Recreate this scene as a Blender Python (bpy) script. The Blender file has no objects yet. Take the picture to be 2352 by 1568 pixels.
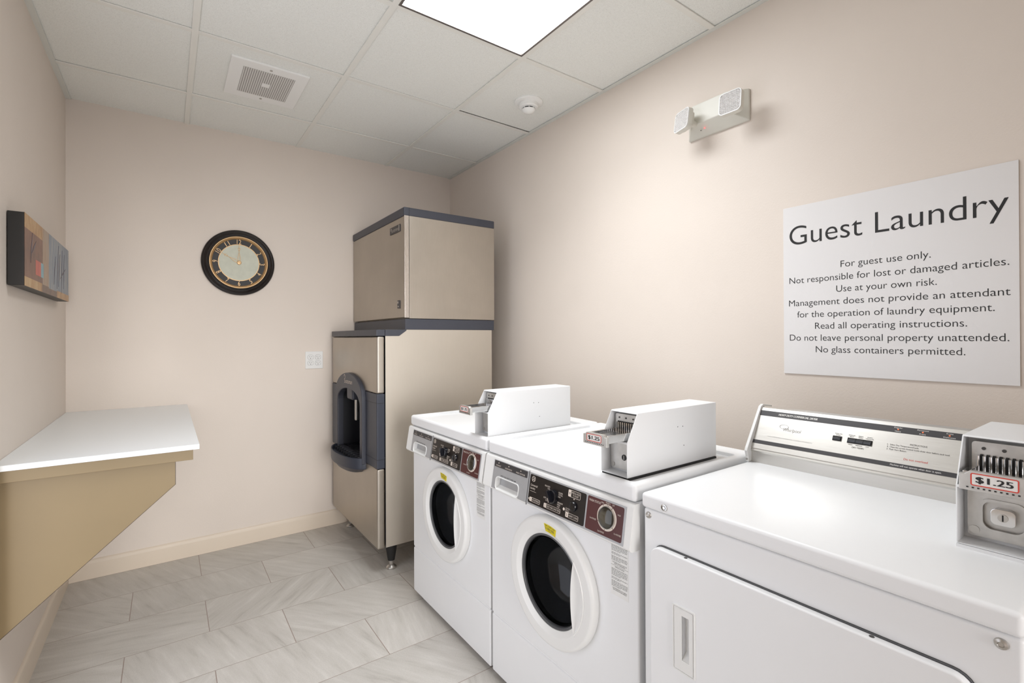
import bpy, bmesh, math, random
from mathutils import Vector, Matrix
random.seed(7)
S = bpy.context.scene
COL = S.collection
PI = math.pi

# ------------------------------------------------------------------ camera
FPX, YAW, PITCH, ROLL = 1098.497, 0.6109, 0.0037, -0.0042
cam = bpy.data.cameras.new('camera')
cam.sensor_fit = 'HORIZONTAL'; cam.sensor_width = 36.0
cam.lens = FPX / 2352 * 36.0
cam.shift_x = 23.208 / 2352; cam.shift_y = -13.461 / 2352
cam.clip_start = 0.01
cob = bpy.data.objects.new('camera', cam); COL.objects.link(cob)
_f = Vector((math.sin(YAW) * math.cos(PITCH), math.cos(YAW) * math.cos(PITCH), math.sin(PITCH)))
_r = Vector((math.cos(YAW), -math.sin(YAW), 0)); _u = _r.cross(_f)
_r2 = _r * math.cos(ROLL) + _u * math.sin(ROLL); _u2 = -_r * math.sin(ROLL) + _u * math.cos(ROLL)
M = Matrix((_r2, _u2, -_f)).transposed().to_4x4()
M.translation = Vector((-1.8461, -3.3487, 1.2719))
cob.matrix_world = M
S.camera = cob

# ------------------------------------------------------------------ world, exposure
S.view_settings.view_transform = 'Standard'; S.view_settings.look = 'None'
S.view_settings.gamma = 1.0; S.view_settings.use_curve_mapping = False
S.view_settings.exposure = -0.25
LAMP_STRENGTH = 13.0            # glow of the diffuser itself
LAMP_WATTS, LAMP_SPREAD = 9.5, 120.0
DOOR_FILL = 2.2               # world light as fill, let in through added openings out of view
SUN = 2.1                      # added low soft fill, sent in through the made-up entry
LAMP_COLOR = (0.945, 0.975, 1.0)

w = bpy.data.worlds.new('world'); S.world = w; w.use_nodes = True
w.node_tree.nodes['Background'].inputs[0].default_value = (0.9, 0.92, 1, 1)
w.node_tree.nodes['Background'].inputs[1].default_value = DOOR_FILL
sd = bpy.data.lights.new('entry_fill', 'SUN'); sd.energy = SUN; sd.angle = math.radians(30); sd.color = (1.0, 0.97, 0.94)  # added lamp, brightens the back of the room from behind the camera
so = bpy.data.objects.new('entry_fill', sd); COL.objects.link(so)
so.rotation_euler = Vector((0.04, 1.0, -0.08)).to_track_quat('-Z', 'Y').to_euler()
W, H, YF = 2.279, 2.529, -4.15      # room width, ceiling height, front wall
TX = (-0.53, -1.14, -1.75)
TY = (-0.418, -1.028, -1.638, -2.248, -2.858, -3.468)

# ------------------------------------------------------------------ materials
def srgb(r, g, b):
    def f(c):
        c /= 255.0
        return c / 12.92 if c <= 0.04045 else ((c + 0.055) / 1.055) ** 2.4
    return (f(r), f(g), f(b), 1.0)

class NT:
    def __init__(s, name):
        s.m = bpy.data.materials.new(name); s.m.use_nodes = True
        s.n = s.m.node_tree.nodes; s.l = s.m.node_tree.links
        s.b = s.n['Principled BSDF']
    def node(s, t, **kw):
        n = s.n.new(t)
        for k, v in kw.items():
            if k.startswith('i_'):
                n.inputs[k[2:].replace('_', ' ')].default_value = v
            else:
                setattr(n, k, v)
        return n
    def link(s, a, b): s.l.new(a, b)
    def math(s, op, a, b=None, c=None):
        n = s.n.new('ShaderNodeMath'); n.operation = op
        for i, v in enumerate((a, b, c)):
            if v is None: continue
            if isinstance(v, (int, float)): n.inputs[i].default_value = v
            else: s.link(v, n.inputs[i])
        return n.outputs[0]
    def coord(s, scale=(1, 1, 1), kind='Object'):
        c = s.n.new('ShaderNodeTexCoord'); mp = s.n.new('ShaderNodeMapping')
        mp.inputs['Scale'].default_value = scale
        s.link(c.outputs[kind], mp.inputs[0]); return mp.outputs[0]
    def noise(s, vec, scale, detail=3, rough=0.55):
        n = s.n.new('ShaderNodeTexNoise'); n.inputs['Scale'].default_value = scale
        n.inputs['Detail'].default_value = detail; n.inputs['Roughness'].default_value = rough
        s.link(vec, n.inputs['Vector']); return n.outputs[0]
    def ramp(s, fac, stops):
        r = s.n.new('ShaderNodeValToRGB'); e = r.color_ramp.elements
        while len(e) < len(stops): e.new(0.5)
        for i, (p, c) in enumerate(stops):
            e[i].position = p; e[i].color = c
        s.link(fac, r.inputs[0]); return r.outputs[0]
    def mix(s, fac, a, b, typ='MIX'):
        n = s.n.new('ShaderNodeMix'); n.data_type = 'RGBA'; n.blend_type = typ
        for sock, v in ((n.inputs[0], fac), (n.inputs[6], a), (n.inputs[7], b)):
            if isinstance(v, (int, float, tuple)): sock.default_value = v
            else: s.link(v, sock)
        return n.outputs[2]
    def bump(s, h, strength, dist=0.001):
        n = s.n.new('ShaderNodeBump'); n.inputs['Strength'].default_value = strength
        n.inputs['Distance'].default_value = dist
        s.link(h, n.inputs['Height']); s.link(n.outputs[0], s.b.inputs['Normal'])

def plain(name, col, rough=0.4, metal=0.0, var=0.03, vscale=6, bump=0, bscale=200, spec=0.5, coat=0.0):
    t = NT(name)
    v = t.coord()
    n = t.noise(v, vscale, 4)
    c0 = tuple(max(0, c * (1 - var)) for c in col[:3]) + (1,)
    c1 = tuple(min(1, c * (1 + var)) for c in col[:3]) + (1,)
    t.link(t.ramp(n, [(0.3, c0), (0.7, c1)]), t.b.inputs['Base Color'])
    t.b.inputs['Roughness'].default_value = rough
    t.b.inputs['Metallic'].default_value = metal
    t.b.inputs['Specular IOR Level'].default_value = spec
    t.b.inputs['Coat Weight'].default_value = coat
    if bump: t.bump(t.noise(v, bscale, 2), bump)
    return t.m

def wall_mat():
    t = NT('painted_wall'); v = t.coord()
    n = t.noise(v, 1.3, 3)
    t.link(t.ramp(n, [(0.3, srgb(228, 217, 206)), (0.7, srgb(233, 222, 211))]), t.b.inputs['Base Color'])
    t.b.inputs['Roughness'].default_value = 0.55
    h = t.math('ADD', t.noise(v, 130, 3, 0.5), t.math('MULTIPLY', t.noise(v, 260, 2), 0.35))
    t.bump(h, 0.22, 0.0014)
    return t.m

def floor_mat():
    t = NT('floor_tile')
    c = t.n.new('ShaderNodeTexCoord'); sp = t.n.new('ShaderNodeSeparateXYZ')
    t.link(c.outputs['Object'], sp.inputs[0])
    PW, PH = 0.5825, 0.2985
    yy = t.math('DIVIDE', t.math('ADD', sp.outputs[1], 0.0155 + 40 * PH), PH)
    row = t.math('FLOOR', yy); fy = t.math('FRACT', yy)
    par = t.math('MULTIPLY', t.math('MODULO', t.math('ADD', row, 1.0), 2.0), 0.5)
    xx = t.math('ADD', t.math('DIVIDE', t.math('ADD', sp.outputs[0], 1.1135 + 40 * PW), PW), par)
    col = t.math('FLOOR', xx); fx = t.math('FRACT', xx)
    cv = t.n.new('ShaderNodeCombineXYZ'); t.link(row, cv.inputs[0]); t.link(col, cv.inputs[1])
    wn = t.n.new('ShaderNodeTexWhiteNoise'); wn.noise_dimensions = '2D'; t.link(cv.outputs[0], wn.inputs[0])
    ang = t.math('MULTIPLY', t.math('SUBTRACT', wn.outputs[0], 0.5), 5.0)
    vr = t.n.new('ShaderNodeVectorRotate'); vr.rotation_type = 'Z_AXIS'
    t.link(c.outputs['Object'], vr.inputs['Vector']); t.link(ang, vr.inputs['Angle'])
    sc = t.n.new('ShaderNodeVectorMath'); sc.operation = 'MULTIPLY_ADD'
    t.link(vr.outputs[0], sc.inputs[0]); sc.inputs[1].default_value = (2.0, 16, 1)
    t.link(wn.outputs[1], sc.inputs[2])
    n1 = t.noise(sc.outputs[0], 1.7, 7, 0.62)
    n2 = t.noise(c.outputs['Object'], 3.0, 5, 0.6)
    n3 = t.noise(c.outputs['Object'], 240, 2)
    base = t.ramp(n1, [(0.26, srgb(166, 160, 152)), (0.42, srgb(202, 197, 189)), (0.56, srgb(212, 207, 200)), (0.74, srgb(232, 228, 221))])
    base = t.mix(0.35, base, t.ramp(n2, [(0.3, srgb(186, 181, 174)), (0.7, srgb(214, 210, 203))]))
    base = t.mix(0.10, base, t.ramp(n3, [(0.35, srgb(150, 146, 140)), (0.65, srgb(232, 230, 226))]))
    tv = t.math('MULTIPLY_ADD', wn.outputs[0], 0.08, 0.95)
    cc = t.n.new('ShaderNodeCombineXYZ'); [t.link(tv, cc.inputs[i]) for i in range(3)]
    base = t.mix(1.0, base, cc.outputs[0], 'MULTIPLY')
    gx = t.math('LESS_THAN', t.math('MULTIPLY', t.math('MINIMUM', fx, t.math('SUBTRACT', 1.0, fx)), PW), 0.0016)
    gy = t.math('LESS_THAN', t.math('MULTIPLY', t.math('MINIMUM', fy, t.math('SUBTRACT', 1.0, fy)), PH), 0.0013)
    g = t.math('MAXIMUM', gx, gy)
    t.link(t.mix(g, base, srgb(158, 142, 132)), t.b.inputs['Base Color'])
    t.b.inputs['Roughness'].default_value = 0.42
    t.bump(t.math('SUBTRACT', t.math('MULTIPLY', n1, 0.3), g), 0.35, 0.0012)
    return t.m

def ceil_mat():
    t = NT('ceiling_tile'); v = t.coord()
    a = t.noise(v, 260, 3, 0.6); b = t.noise(v, 90, 2)
    c = t.ramp(a, [(0.30, srgb(224, 224, 218)), (0.42, srgb(246, 247, 242)), (0.6, srgb(251, 252, 247))])
    t.link(t.mix(0.12, c, t.ramp(b, [(0.3, srgb(214, 213, 206)), (0.7, srgb(248, 248, 243))])), t.b.inputs['Base Color'])
    t.b.inputs['Roughness'].default_value = 0.9
    t.bump(a, 0.5, 0.0015)
    return t.m

def steel_mat(name, col, rough=0.34, stretch=(1.5, 60, 60), stain=0.12, metal=1.0):
    t = NT(name); v = t.coord(stretch); v2 = t.coord()
    n = t.noise(v, 8, 4); n2 = t.noise(v2, 3.5, 5)
    dark = tuple(c * (1 - stain) for c in col[:3]) + (1,)
    base = t.ramp(n2, [(0.35, dark), (0.65, col)])
    t.link(t.mix(0.05, base, t.ramp(n, [(0.3, dark), (0.7, (1, 1, 1, 1))])), t.b.inputs['Base Color'])
    t.b.inputs['Metallic'].default_value = metal
    r = t.math('MULTIPLY_ADD', n, 0.14, rough - 0.05)
    t.link(r, t.b.inputs['Roughness'])
    t.bump(n, 0.05, 0.0005)
    return t.m

def emit(name, col, s):
    t = NT(name)
    t.b.inputs['Base Color'].default_value = col
    t.b.inputs['Emission Color'].default_value = col
    t.b.inputs['Emission Strength'].default_value = s
    return t.m

def glass_mat(name, tint=(1, 1, 1, 1), rough=0.02, ior=1.45):
    t = NT(name)
    t.b.inputs['Base Color'].default_value = tint
    t.b.inputs['Transmission Weight'].default_value = 1.0
    t.b.inputs['Roughness'].default_value = rough
    t.b.inputs['IOR'].default_value = ior
    return t.m

def grille_mat():
    t = NT('perforated_metal')
    c = t.n.new('ShaderNodeTexCoord'); sp = t.n.new('ShaderNodeSeparateXYZ'); t.link(c.outputs['Object'], sp.inputs[0])
    P = 0.0093
    fx = t.math('SUBTRACT', t.math('FRACT', t.math('DIVIDE', t.math('ADD', sp.outputs[0], 9.3 + P / 2), P)), 0.5)
    fy = t.math('SUBTRACT', t.math('FRACT', t.math('DIVIDE', t.math('ADD', sp.outputs[1], 9.3 + P / 2), P)), 0.5)
    d = t.math('SQRT', t.math('ADD', t.math('MULTIPLY', fx, fx), t.math('MULTIPLY', fy, fy)))
    hole = t.math('LESS_THAN', d, 0.33)
    t.link(t.mix(hole, srgb(232, 230, 226), srgb(105, 100, 92)), t.b.inputs['Base Color'])
    t.b.inputs['Roughness'].default_value = 0.4
    t.bump(t.math('SUBTRACT', 1.0, hole), 0.6, 0.001)
    return t.m

def paint_mat(name, a, b, c, stretch=(2, 1, 1.3)):
    t = NT(name); v = t.coord(stretch)
    n = t.noise(v, 9, 6, 0.65)
    t.link(t.ramp(n, [(0.30, a), (0.5, b), (0.72, c)]), t.b.inputs['Base Color'])
    t.b.inputs['Roughness'].default_value = 0.35
    return t.m

MT = {}
MT['wall'] = wall_mat(); MT['floor'] = floor_mat(); MT['ceil'] = ceil_mat()
MT['grid'] = plain('grid_enamel', srgb(244, 243, 236), 0.45, var=0.01)
MT['angle'] = plain('wall_angle_enamel', srgb(228, 229, 223), 0.45, var=0.01)
MT['plenum'] = plain('plenum_dark', srgb(40, 38, 36), 0.9)
MT['base'] = plain('baseboard_paint', srgb(230, 216, 198), 0.4, var=0.01)
MT['white'] = plain('white_enamel', srgb(240, 241, 242), 0.38, var=0.006, bump=0.02, bscale=350, coat=0.03)
MT['whitep'] = plain('white_plastic', srgb(236, 236, 234), 0.35, var=0.005)
MT['box_white'] = plain('coin_box_enamel', srgb(238, 239, 240), 0.3, var=0.006, bump=0.03, bscale=300)
MT['silver'] = plain('silver_overlay', srgb(178, 179, 181), 0.38, metal=0.35, var=0.03, vscale=40)
MT['darkstrip'] = plain('dark_grey_overlay', srgb(58, 56, 58), 0.4)
MT['black'] = plain('black_overlay', srgb(26, 20, 18), 0.3)
MT['maroon'] = plain('maroon_overlay', srgb(80, 36, 36), 0.33)
MT['ink'] = plain('black_ink', srgb(28, 27, 27), 0.5)
MT['inkgrey'] = plain('grey_ink', srgb(70, 68, 66), 0.5)
MT['inkmid'] = plain('mid_grey_ink', srgb(112, 110, 108), 0.5)
MT['inkfaint'] = plain('worn_grey_ink', srgb(186, 184, 182), 0.5)
MT['cream'] = plain('cream_ink', srgb(226, 214, 202), 0.5)
MT['knob'] = plain('knob_black', srgb(22, 22, 27), 0.16, coat=0.3)
MT['yellow'] = plain('yellow_sticker', srgb(222, 204, 22), 0.4)
MT['glass'] = glass_mat('door_glass', (0.30, 0.31, 0.33, 1), 0.03, 1.33)
MT['dialglass'] = glass_mat('dial_window', (0.9, 0.9, 0.86, 1), 0.03)
MT['dialface'] = plain('dial_face', srgb(112, 104, 90), 0.35, metal=0.5)
MT['drum'] = plain('drum_steel', srgb(34, 34, 36), 0.55, metal=0.2)
MT['gasket'] = plain('grey_gasket', srgb(96, 97, 99), 0.35)
MT['rubber'] = plain('black_rubber', srgb(24, 23, 23), 0.6)
MT['chrome'] = plain('chrome', srgb(215, 214, 213), 0.12, metal=1.0, var=0.04, vscale=60)
MT['satin'] = plain('satin_metal', srgb(190, 187, 182), 0.32, metal=0.9, var=0.08, vscale=30)
MT['castmetal'] = plain('cast_metal', srgb(196, 194, 190), 0.4, metal=0.75, var=0.10, vscale=40, bump=0.1, bscale=500)
MT['steel'] = steel_mat('brushed_steel', srgb(186, 178, 167), 0.38, (60, 60, 1.5), 0.10)
MT['steelside'] = steel_mat('side_panel_steel', srgb(206, 198, 186), 0.5, (60, 60, 1.5), 0.04, 0.85)
MT['steelbright'] = steel_mat('bright_steel_edge', srgb(222, 215, 208), 0.25, (60, 60, 1.5), 0.03)
MT['slate'] = plain('slate_plastic', srgb(62, 64, 73), 0.42, var=0.03, bump=0.05, bscale=600)
MT['slate2'] = plain('dark_slate_plastic', srgb(54, 58, 69), 0.4, var=0.03)
MT['cavity'] = plain('dark_cavity', srgb(30, 31, 36), 0.45)
MT['alu'] = steel_mat('brushed_aluminium', srgb(206, 203, 198), 0.33, (1.5, 60, 60), 0.04)
MT['laminate'] = plain('white_speckled_top', srgb(243, 247, 249), 0.33, var=0.03, vscale=420)
MT['tan'] = plain('tan_laminate', srgb(142, 123, 90), 0.42, var=0.03, vscale=5, bump=0.03, bscale=400)
MT['edge'] = plain('dark_laminate_edge', srgb(72, 56, 46), 0.5)
MT['sign'] = plain('sign_board', srgb(236, 234, 233), 0.35, var=0.006, bump=0.04, bscale=500)
MT['fixture'] = plain('fixture_plastic', srgb(222, 220, 210), 0.4, var=0.008)
MT['lens'] = plain('prismatic_lens', srgb(238, 237, 237), 0.12, metal=0.4, var=0.1, vscale=140, coat=0.6)
MT['speaker'] = plain('speaker_enamel', srgb(250, 250, 247), 0.35, var=0.005)
MT['grille'] = grille_mat()
MT['lampframe'] = plain('lamp_frame', srgb(120, 114, 110), 0.4, metal=0.3)
MT['lamp'] = emit('lamp_diffuser', LAMP_COLOR + (1,), LAMP_STRENGTH)
MT['led'] = emit('red_led', (1, 0.12, 0.12, 1), 2.5)
MT['neon'] = emit('orange_lamp', (0.9, 0.22, 0.08, 1), 0.25)
MT['redink'] = plain('red_ink', srgb(212, 62, 46), 0.5)
MT['paper'] = plain('white_label', srgb(238, 236, 232), 0.45, var=0.01)
MT['gold'] = plain('gold_paint', srgb(202, 168, 124), 0.38, metal=0.5, var=0.05)
MT['clockblack'] = plain('clock_black', srgb(26, 19, 18), 0.3, var=0.1, coat=0.1)
MT['clockband'] = plain('clock_band', srgb(44, 42, 42), 0.5)
MT['clockface'] = plain('clock_face', srgb(206, 208, 192), 0.5, var=0.05, vscale=30)
MT['canvas'] = plain('canvas_black', srgb(22, 18, 16), 0.45)
MT['p_ochre'] = paint_mat('paint_ochre', srgb(150, 104, 56), srgb(186, 142, 88), srgb(206, 178, 132))
MT['p_brown'] = paint_mat('paint_brown', srgb(92, 58, 46), srgb(118, 76, 58), srgb(140, 92, 66))
MT['p_umber'] = paint_mat('paint_umber', srgb(78, 62, 54), srgb(112, 86, 70), srgb(138, 106, 84))
MT['p_blue'] = paint_mat('paint_blue', srgb(92, 108, 132), srgb(132, 146, 160), srgb(176, 172, 160), (5, 1, 1))
MT['p_tan'] = paint_mat('paint_tan', srgb(150, 112, 82), srgb(176, 150, 124), srgb(158, 158, 158), (5, 1, 1))
MT['p_red'] = paint_mat('paint_red', srgb(190, 70, 58), srgb(204, 88, 72), srgb(206, 100, 84))
MT['p_cyan'] = paint_mat('paint_cyan', srgb(110, 164, 178), srgb(130, 180, 190), srgb(150, 190, 196))
MT['p_dark'] = paint_mat('paint_dark', srgb(58, 48, 52), srgb(74, 66, 86), srgb(96, 80, 88))

# ------------------------------------------------------------------ mesh helpers
def BM(): return bmesh.new()

def _merge(bm, src, mat=None, mx=None):
    if mx is not None: bmesh.ops.transform(src, matrix=mx, verts=src.verts)
    if mat is not None:
        for f in src.faces: f.material_index = mat
    me = bpy.data.meshes.new('tmp'); src.to_mesh(me); src.free()
    bm.from_mesh(me); bpy.data.meshes.remove(me)

def box(bm, x0, x1, y0, y1, z0, z1, bev=0.0, seg=3, mat=0, mx=None):
    b = BM(); bmesh.ops.create_cube(b, size=1.0)
    for v in b.verts:
        v.co = Vector(((x0 + x1) / 2 + v.co.x * (x1 - x0), (y0 + y1) / 2 + v.co.y * (y1 - y0), (z0 + z1) / 2 + v.co.z * (z1 - z0)))
    if bev > 0:
        bmesh.ops.bevel(b, geom=b.edges[:], offset=bev, segments=seg, profile=0.5, affect='EDGES', clamp_overlap=True)
    _merge(bm, b, mat, mx); return bm

def prism(bm, poly, axis, a0, a1, bev=0.0, seg=2, mat=0, mx=None, caps=True):
    """poly: 2D points; axis 'x' -> points are (y,z); 'y' -> (x,z); 'z' -> (x,y)"""
    def P(p, a):
        return Vector((a, p[0], p[1])) if axis == 'x' else Vector((p[0], a, p[1])) if axis == 'y' else Vector((p[0], p[1], a))
    b = BM(); n = len(poly)
    v0 = [b.verts.new(P(p, a0)) for p in poly]; v1 = [b.verts.new(P(p, a1)) for p in poly]
    if caps: b.faces.new(v0); b.faces.new(v1[::-1])
    for i in range(n):
        j = (i + 1) % n; b.faces.new((v0[j], v0[i], v1[i], v1[j]))
    bmesh.ops.recalc_face_normals(b, faces=b.faces)
    if bev > 0:
        bmesh.ops.bevel(b, geom=b.edges[:], offset=bev, segments=seg, profile=0.5, affect='EDGES', clamp_overlap=True)
    _merge(bm, b, mat, mx); return bm

def rrect(x0, x1, z0, z1, r, n=5, corners=(1, 1, 1, 1)):
    """rounded rectangle ccw from lower-left; corners ll, lr, ur, ul"""
    out = []
    for k, (cx, cz, a) in enumerate(((x0 + r, z0 + r, PI), (x1 - r, z0 + r, 1.5 * PI), (x1 - r, z1 - r, 0), (x0 + r, z1 - r, PI / 2))):
        if not corners[k]:
            out.append(((x0, z0), (x1, z0), (x1, z1), (x0, z1))[k]); continue
        for i in range(n + 1):
            t = a + PI / 2 * i / n; out.append((cx + r * math.cos(t), cz + r * math.sin(t)))
    return out

def lathe(bm, prof, axis='y', c=(0, 0, 0), seg=48, mat=0, close=False, mx=None, sx=1.0):
    """prof: (r, d). axis 'y': d goes toward -Y; 'z': d goes toward +Z"""
    b = BM(); rings = []
    for r, d in prof:
        if r < 1e-6:
            p = (0, -d, 0) if axis == 'y' else (0, 0, d)
            rings.append([b.verts.new(Vector(c) + Vector(p))])
        else:
            rings.append([b.verts.new(Vector(c) + (Vector((sx * r * math.cos(2 * PI * i / seg), -d, r * math.sin(2 * PI * i / seg))) if axis == 'y'
                          else Vector((sx * r * math.cos(2 * PI * i / seg), r * math.sin(2 * PI * i / seg), d)))) for i in range(seg)])
    R = rings + ([rings[0]] if close else [])
    for a, q in zip(R[:-1], R[1:]):
        for i in range(seg):
            j = (i + 1) % seg
            if len(a) == 1 and len(q) == 1: continue
            if len(a) == 1: b.faces.new((a[0], q[i], q[j]))
            elif len(q) == 1: b.faces.new((a[i], q[0], a[j]))
            else: b.faces.new((a[i], q[i], q[j], a[j]))
    bmesh.ops.recalc_face_normals(b, faces=b.faces)
    _merge(bm, b, mat, mx); return bm

def cyl(bm, c, r, d0, d1, axis='y', seg=24, mat=0, mx=None, bev=0.0):
    if bev: prof = [(0, d0), (r, d0), (r, d1 - bev), (r - bev * 0.3, d1 - bev * 0.3), (r - bev, d1), (0, d1)]
    else: prof = [(0, d0), (r, d0), (r, d1), (0, d1)]
    return lathe(bm, prof, axis, c, seg, mat, mx=mx)

def ringplate(bm, outer, inner, y0, y1, mat=0, mx=None):
    """two closed outlines with equal counts in XZ, extruded from y0 (front) to y1 (back)"""
    b = BM(); n = len(outer)
    V = [[b.verts.new((p[0], y, p[1])) for p in L] for L, y in ((outer, y0), (inner, y0), (inner, y1), (outer, y1))]
    for a, q in ((0, 1), (1, 2), (2, 3), (3, 0)):
        for i in range(n):
            j = (i + 1) % n; b.faces.new((V[a][i], V[a][j], V[q][j], V[q][i]))
    bmesh.ops.recalc_face_normals(b, faces=b.faces)
    _merge(bm, b, mat, mx); return bm

def cut(bm, cutter):
    """boolean difference of two closed bmeshes"""
    def tmp(x):
        me = bpy.data.meshes.new('tmp'); x.to_mesh(me); x.free()
        o = bpy.data.objects.new('tmp', me); COL.objects.link(o); return o
    a, c = tmp(bm), tmp(cutter)
    m = a.modifiers.new('b', 'BOOLEAN'); m.operation = 'DIFFERENCE'; m.object = c; m.solver = 'EXACT'
    dg = bpy.context.evaluated_depsgraph_get(); dg.update()
    me = bpy.data.meshes.new_from_object(a.evaluated_get(dg))
    r = BM(); r.from_mesh(me)
    for o in (a, c):
        d = o.data; bpy.data.objects.remove(o); bpy.data.meshes.remove(d)
    bpy.data.meshes.remove(me)
    return r

_txt = {}
def text_raw(s, thin=0.0, res=3):
    key = (s, thin, res)
    if key in _txt: return _txt[key]
    cu = bpy.data.curves.new('tmp', 'FONT'); cu.body = s; cu.size = 1.0; cu.resolution_u = res; cu.offset = -thin
    cu.align_x = 'LEFT'
    o = bpy.data.objects.new('tmp', cu); COL.objects.link(o)
    dg = bpy.context.evaluated_depsgraph_get(); dg.update()
    me = bpy.data.meshes.new_from_object(o.evaluated_get(dg))
    vs = [tuple(v.co[:2]) for v in me.vertices]; fs = [tuple(p.vertices) for p in me.polygons]
    bpy.data.objects.remove(o); bpy.data.curves.remove(cu); bpy.data.meshes.remove(me)
    xs = [v[0] for v in vs] or [0]
    _txt[key] = (vs, fs, min(xs), max(xs)); return _txt[key]
_cv = [v[1] for v in text_raw('H')[0]]
CAP = max(_cv) - min(_cv)

def text(bm, s, x, z, h, w=None, align='l', y=0.0, mat=0, mx=None, rot=0.0, slant=0.0, bold=0.0, thin=0.0, res=3):
    """flat lettering facing -Y; x,z = baseline anchor, h = capital height, w = forced width"""
    vs, fs, x0, x1 = text_raw(s, thin, res)
    kz = h / CAP; kx = kz if w is None else w / max(1e-6, (x1 - x0))
    tw = (x1 - x0) * kx
    ox = {'l': 0, 'c': -tw / 2, 'r': -tw}[align]
    offs = [(0, 0)] if not bold else [(0, 0), (bold, 0), (-bold, 0)]
    for k, (bx, bz) in enumerate(offs):
        b = BM(); V = []
        for a, c in vs:
            px = (a - x0) * kx + ox + slant * c * kz + bx; pz = c * kz + bz
            if rot:
                px, pz = px * math.cos(rot) - pz * math.sin(rot), px * math.sin(rot) + pz * math.cos(rot)
            V.append(b.verts.new((x + px, y - 0.00003 * k, z + pz)))
        for f in fs:
            try: b.faces.new([V[i] for i in f])
            except ValueError: pass
        for f in b.faces:
            f.normal_update()
            if f.normal.y > 0: f.normal_flip()
        _merge(bm, b, mat, mx)
    return bm

def flat(bm, poly, y, mat=0, mx=None, th=0.0004):
    return prism(bm, poly, 'y', y, y + th, mat=mat, mx=mx)

def rect(x0, x1, z0, z1): return [(x0, z0), (x1, z0), (x1, z1), (x0, z1)]

def outline(bm, x0, x1, z0, z1, r, t, y, mat=0, mx=None):
    return ringplate(bm, rrect(x0, x1, z0, z1, r), rrect(x0 + t, x1 - t, z0 + t, z1 - t, max(r - t, 0.0004)), y, y + 0.0004, mat, mx)

def obj(name, bm, mats, parent=None, ang=35, smooth=True, label=None, wn=True):
    me = bpy.data.meshes.new(name); bm.to_mesh(me); bm.free()
    for m in (mats if isinstance(mats, (list, tuple)) else [mats]): me.materials.append(MT[m])
    if smooth:
        for p in me.polygons: p.use_smooth = True
        me.set_sharp_from_angle(angle=math.radians(ang))
    o = bpy.data.objects.new(name, me); COL.objects.link(o)
    if smooth and wn:
        k = o.modifiers.new('wn', 'WEIGHTED_NORMAL'); k.keep_sharp = True; k.weight = 80
    if parent: o.parent = parent
    if label: o['label'] = label
    return o

def letters(bm, mats, parent, gap=0.009, label=None):
    """one object per separate word group"""
    bm.verts.ensure_lookup_table(); bm.verts.index_update()
    comp = [-1] * len(bm.verts); boxes = []
    for v in bm.verts:
        if comp[v.index] >= 0: continue
        k = len(boxes); st = [v]; comp[v.index] = k; lo = v.co.copy(); hi = v.co.copy()
        while st:
            q = st.pop()
            for i in range(3): lo[i] = min(lo[i], q.co[i]); hi[i] = max(hi[i], q.co[i])
            for e in q.link_edges:
                o = e.other_vert(q)
                if comp[o.index] < 0: comp[o.index] = k; st.append(o)
        boxes.append((lo, hi))
    par = list(range(len(boxes)))
    def find(a):
        while par[a] != a: par[a] = par[par[a]]; a = par[a]
        return a
    for i in range(len(boxes)):
        for j in range(i):
            if all(boxes[i][0][k] - gap < boxes[j][1][k] and boxes[j][0][k] - gap < boxes[i][1][k] for k in range(3)): par[find(i)] = find(j)
    groups = {}
    for f in bm.faces: groups.setdefault(find(comp[f.verts[0].index]), []).append(f)
    for fs in groups.values():
        nb = BM(); mp = {}
        for f in fs:
            for v in f.verts:
                if v not in mp: mp[v] = nb.verts.new(v.co)
            g = nb.faces.new([mp[v] for v in f.verts]); g.material_index = f.material_index
        obj('lettering', nb, mats, parent, smooth=False, label=label)
    bm.free()

def thing(name, label, cat, loc=(0, 0, 0), rz=0.0, group=None):
    o = bpy.data.objects.new(name, None); COL.objects.link(o)
    o.empty_display_size = 0.05
    o.location = loc; o.rotation_euler = (0, 0, rz)
    o['label'] = label; o['category'] = cat
    if group: o['group'] = group
    return o

def struct(name, bm, mats, **kw):
    o = obj(name, bm, mats, **kw); o['kind'] = 'structure'; return o

def dup(root, loc, label, scale=None):
    r = root.copy(); COL.objects.link(r); r.location = loc; r['label'] = label
    def rec(src, dst):
        for ch in list(src.children):
            c = ch.copy(); COL.objects.link(c); c.parent = dst; rec(ch, c)
    rec(root, r)
    if scale: r.scale = scale
    return r

RW = -PI / 2     # things whose front faces the room from the right wall
LW = PI / 2

# ================================================================== ROOM SHELL
T = 0.1
struct('floor', box(BM(), -W - T, T, -6.5, T, -0.1, 0), 'floor', smooth=False)
struct('wall_back', box(BM(), -W - T, T, 0, T, 0, H + 0.25), 'wall', smooth=False)
struct('wall_right', box(BM(), 0, T, YF, 0, 0, H + 0.25), 'wall', smooth=False)
DY0, DY1, DZ = -2.62, -1.36, 2.08      # unseen doorway, added to the left wall to let fill light in
b = BM(); box(b, -W - T, -W, DY1, 0, 0, H + 0.25); box(b, -W - T, -W, YF, DY0, 0, H + 0.25); box(b, -W - T, -W, DY0, DY1, DZ, H + 0.25)
struct('wall_left', b, 'wall', smooth=False)
b = BM()
for y in (DY0, DY1): box(b, -W - T - 0.005, -W + 0.006, y - 0.012, y + 0.012, 0, DZ)
for y in (DY0 - 0.06, DY1): box(b, -W, -W + 0.014, y, y + 0.06, 0, DZ + 0.06)
box(b, -W, -W + 0.014, DY0, DY1, DZ, DZ + 0.06)
struct('fill_doorway', b, 'base', smooth=False)
FX0, FX1, FZ = -2.2, -0.72, 2.02        # unseen opening behind the camera, added to admit the fill
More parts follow.
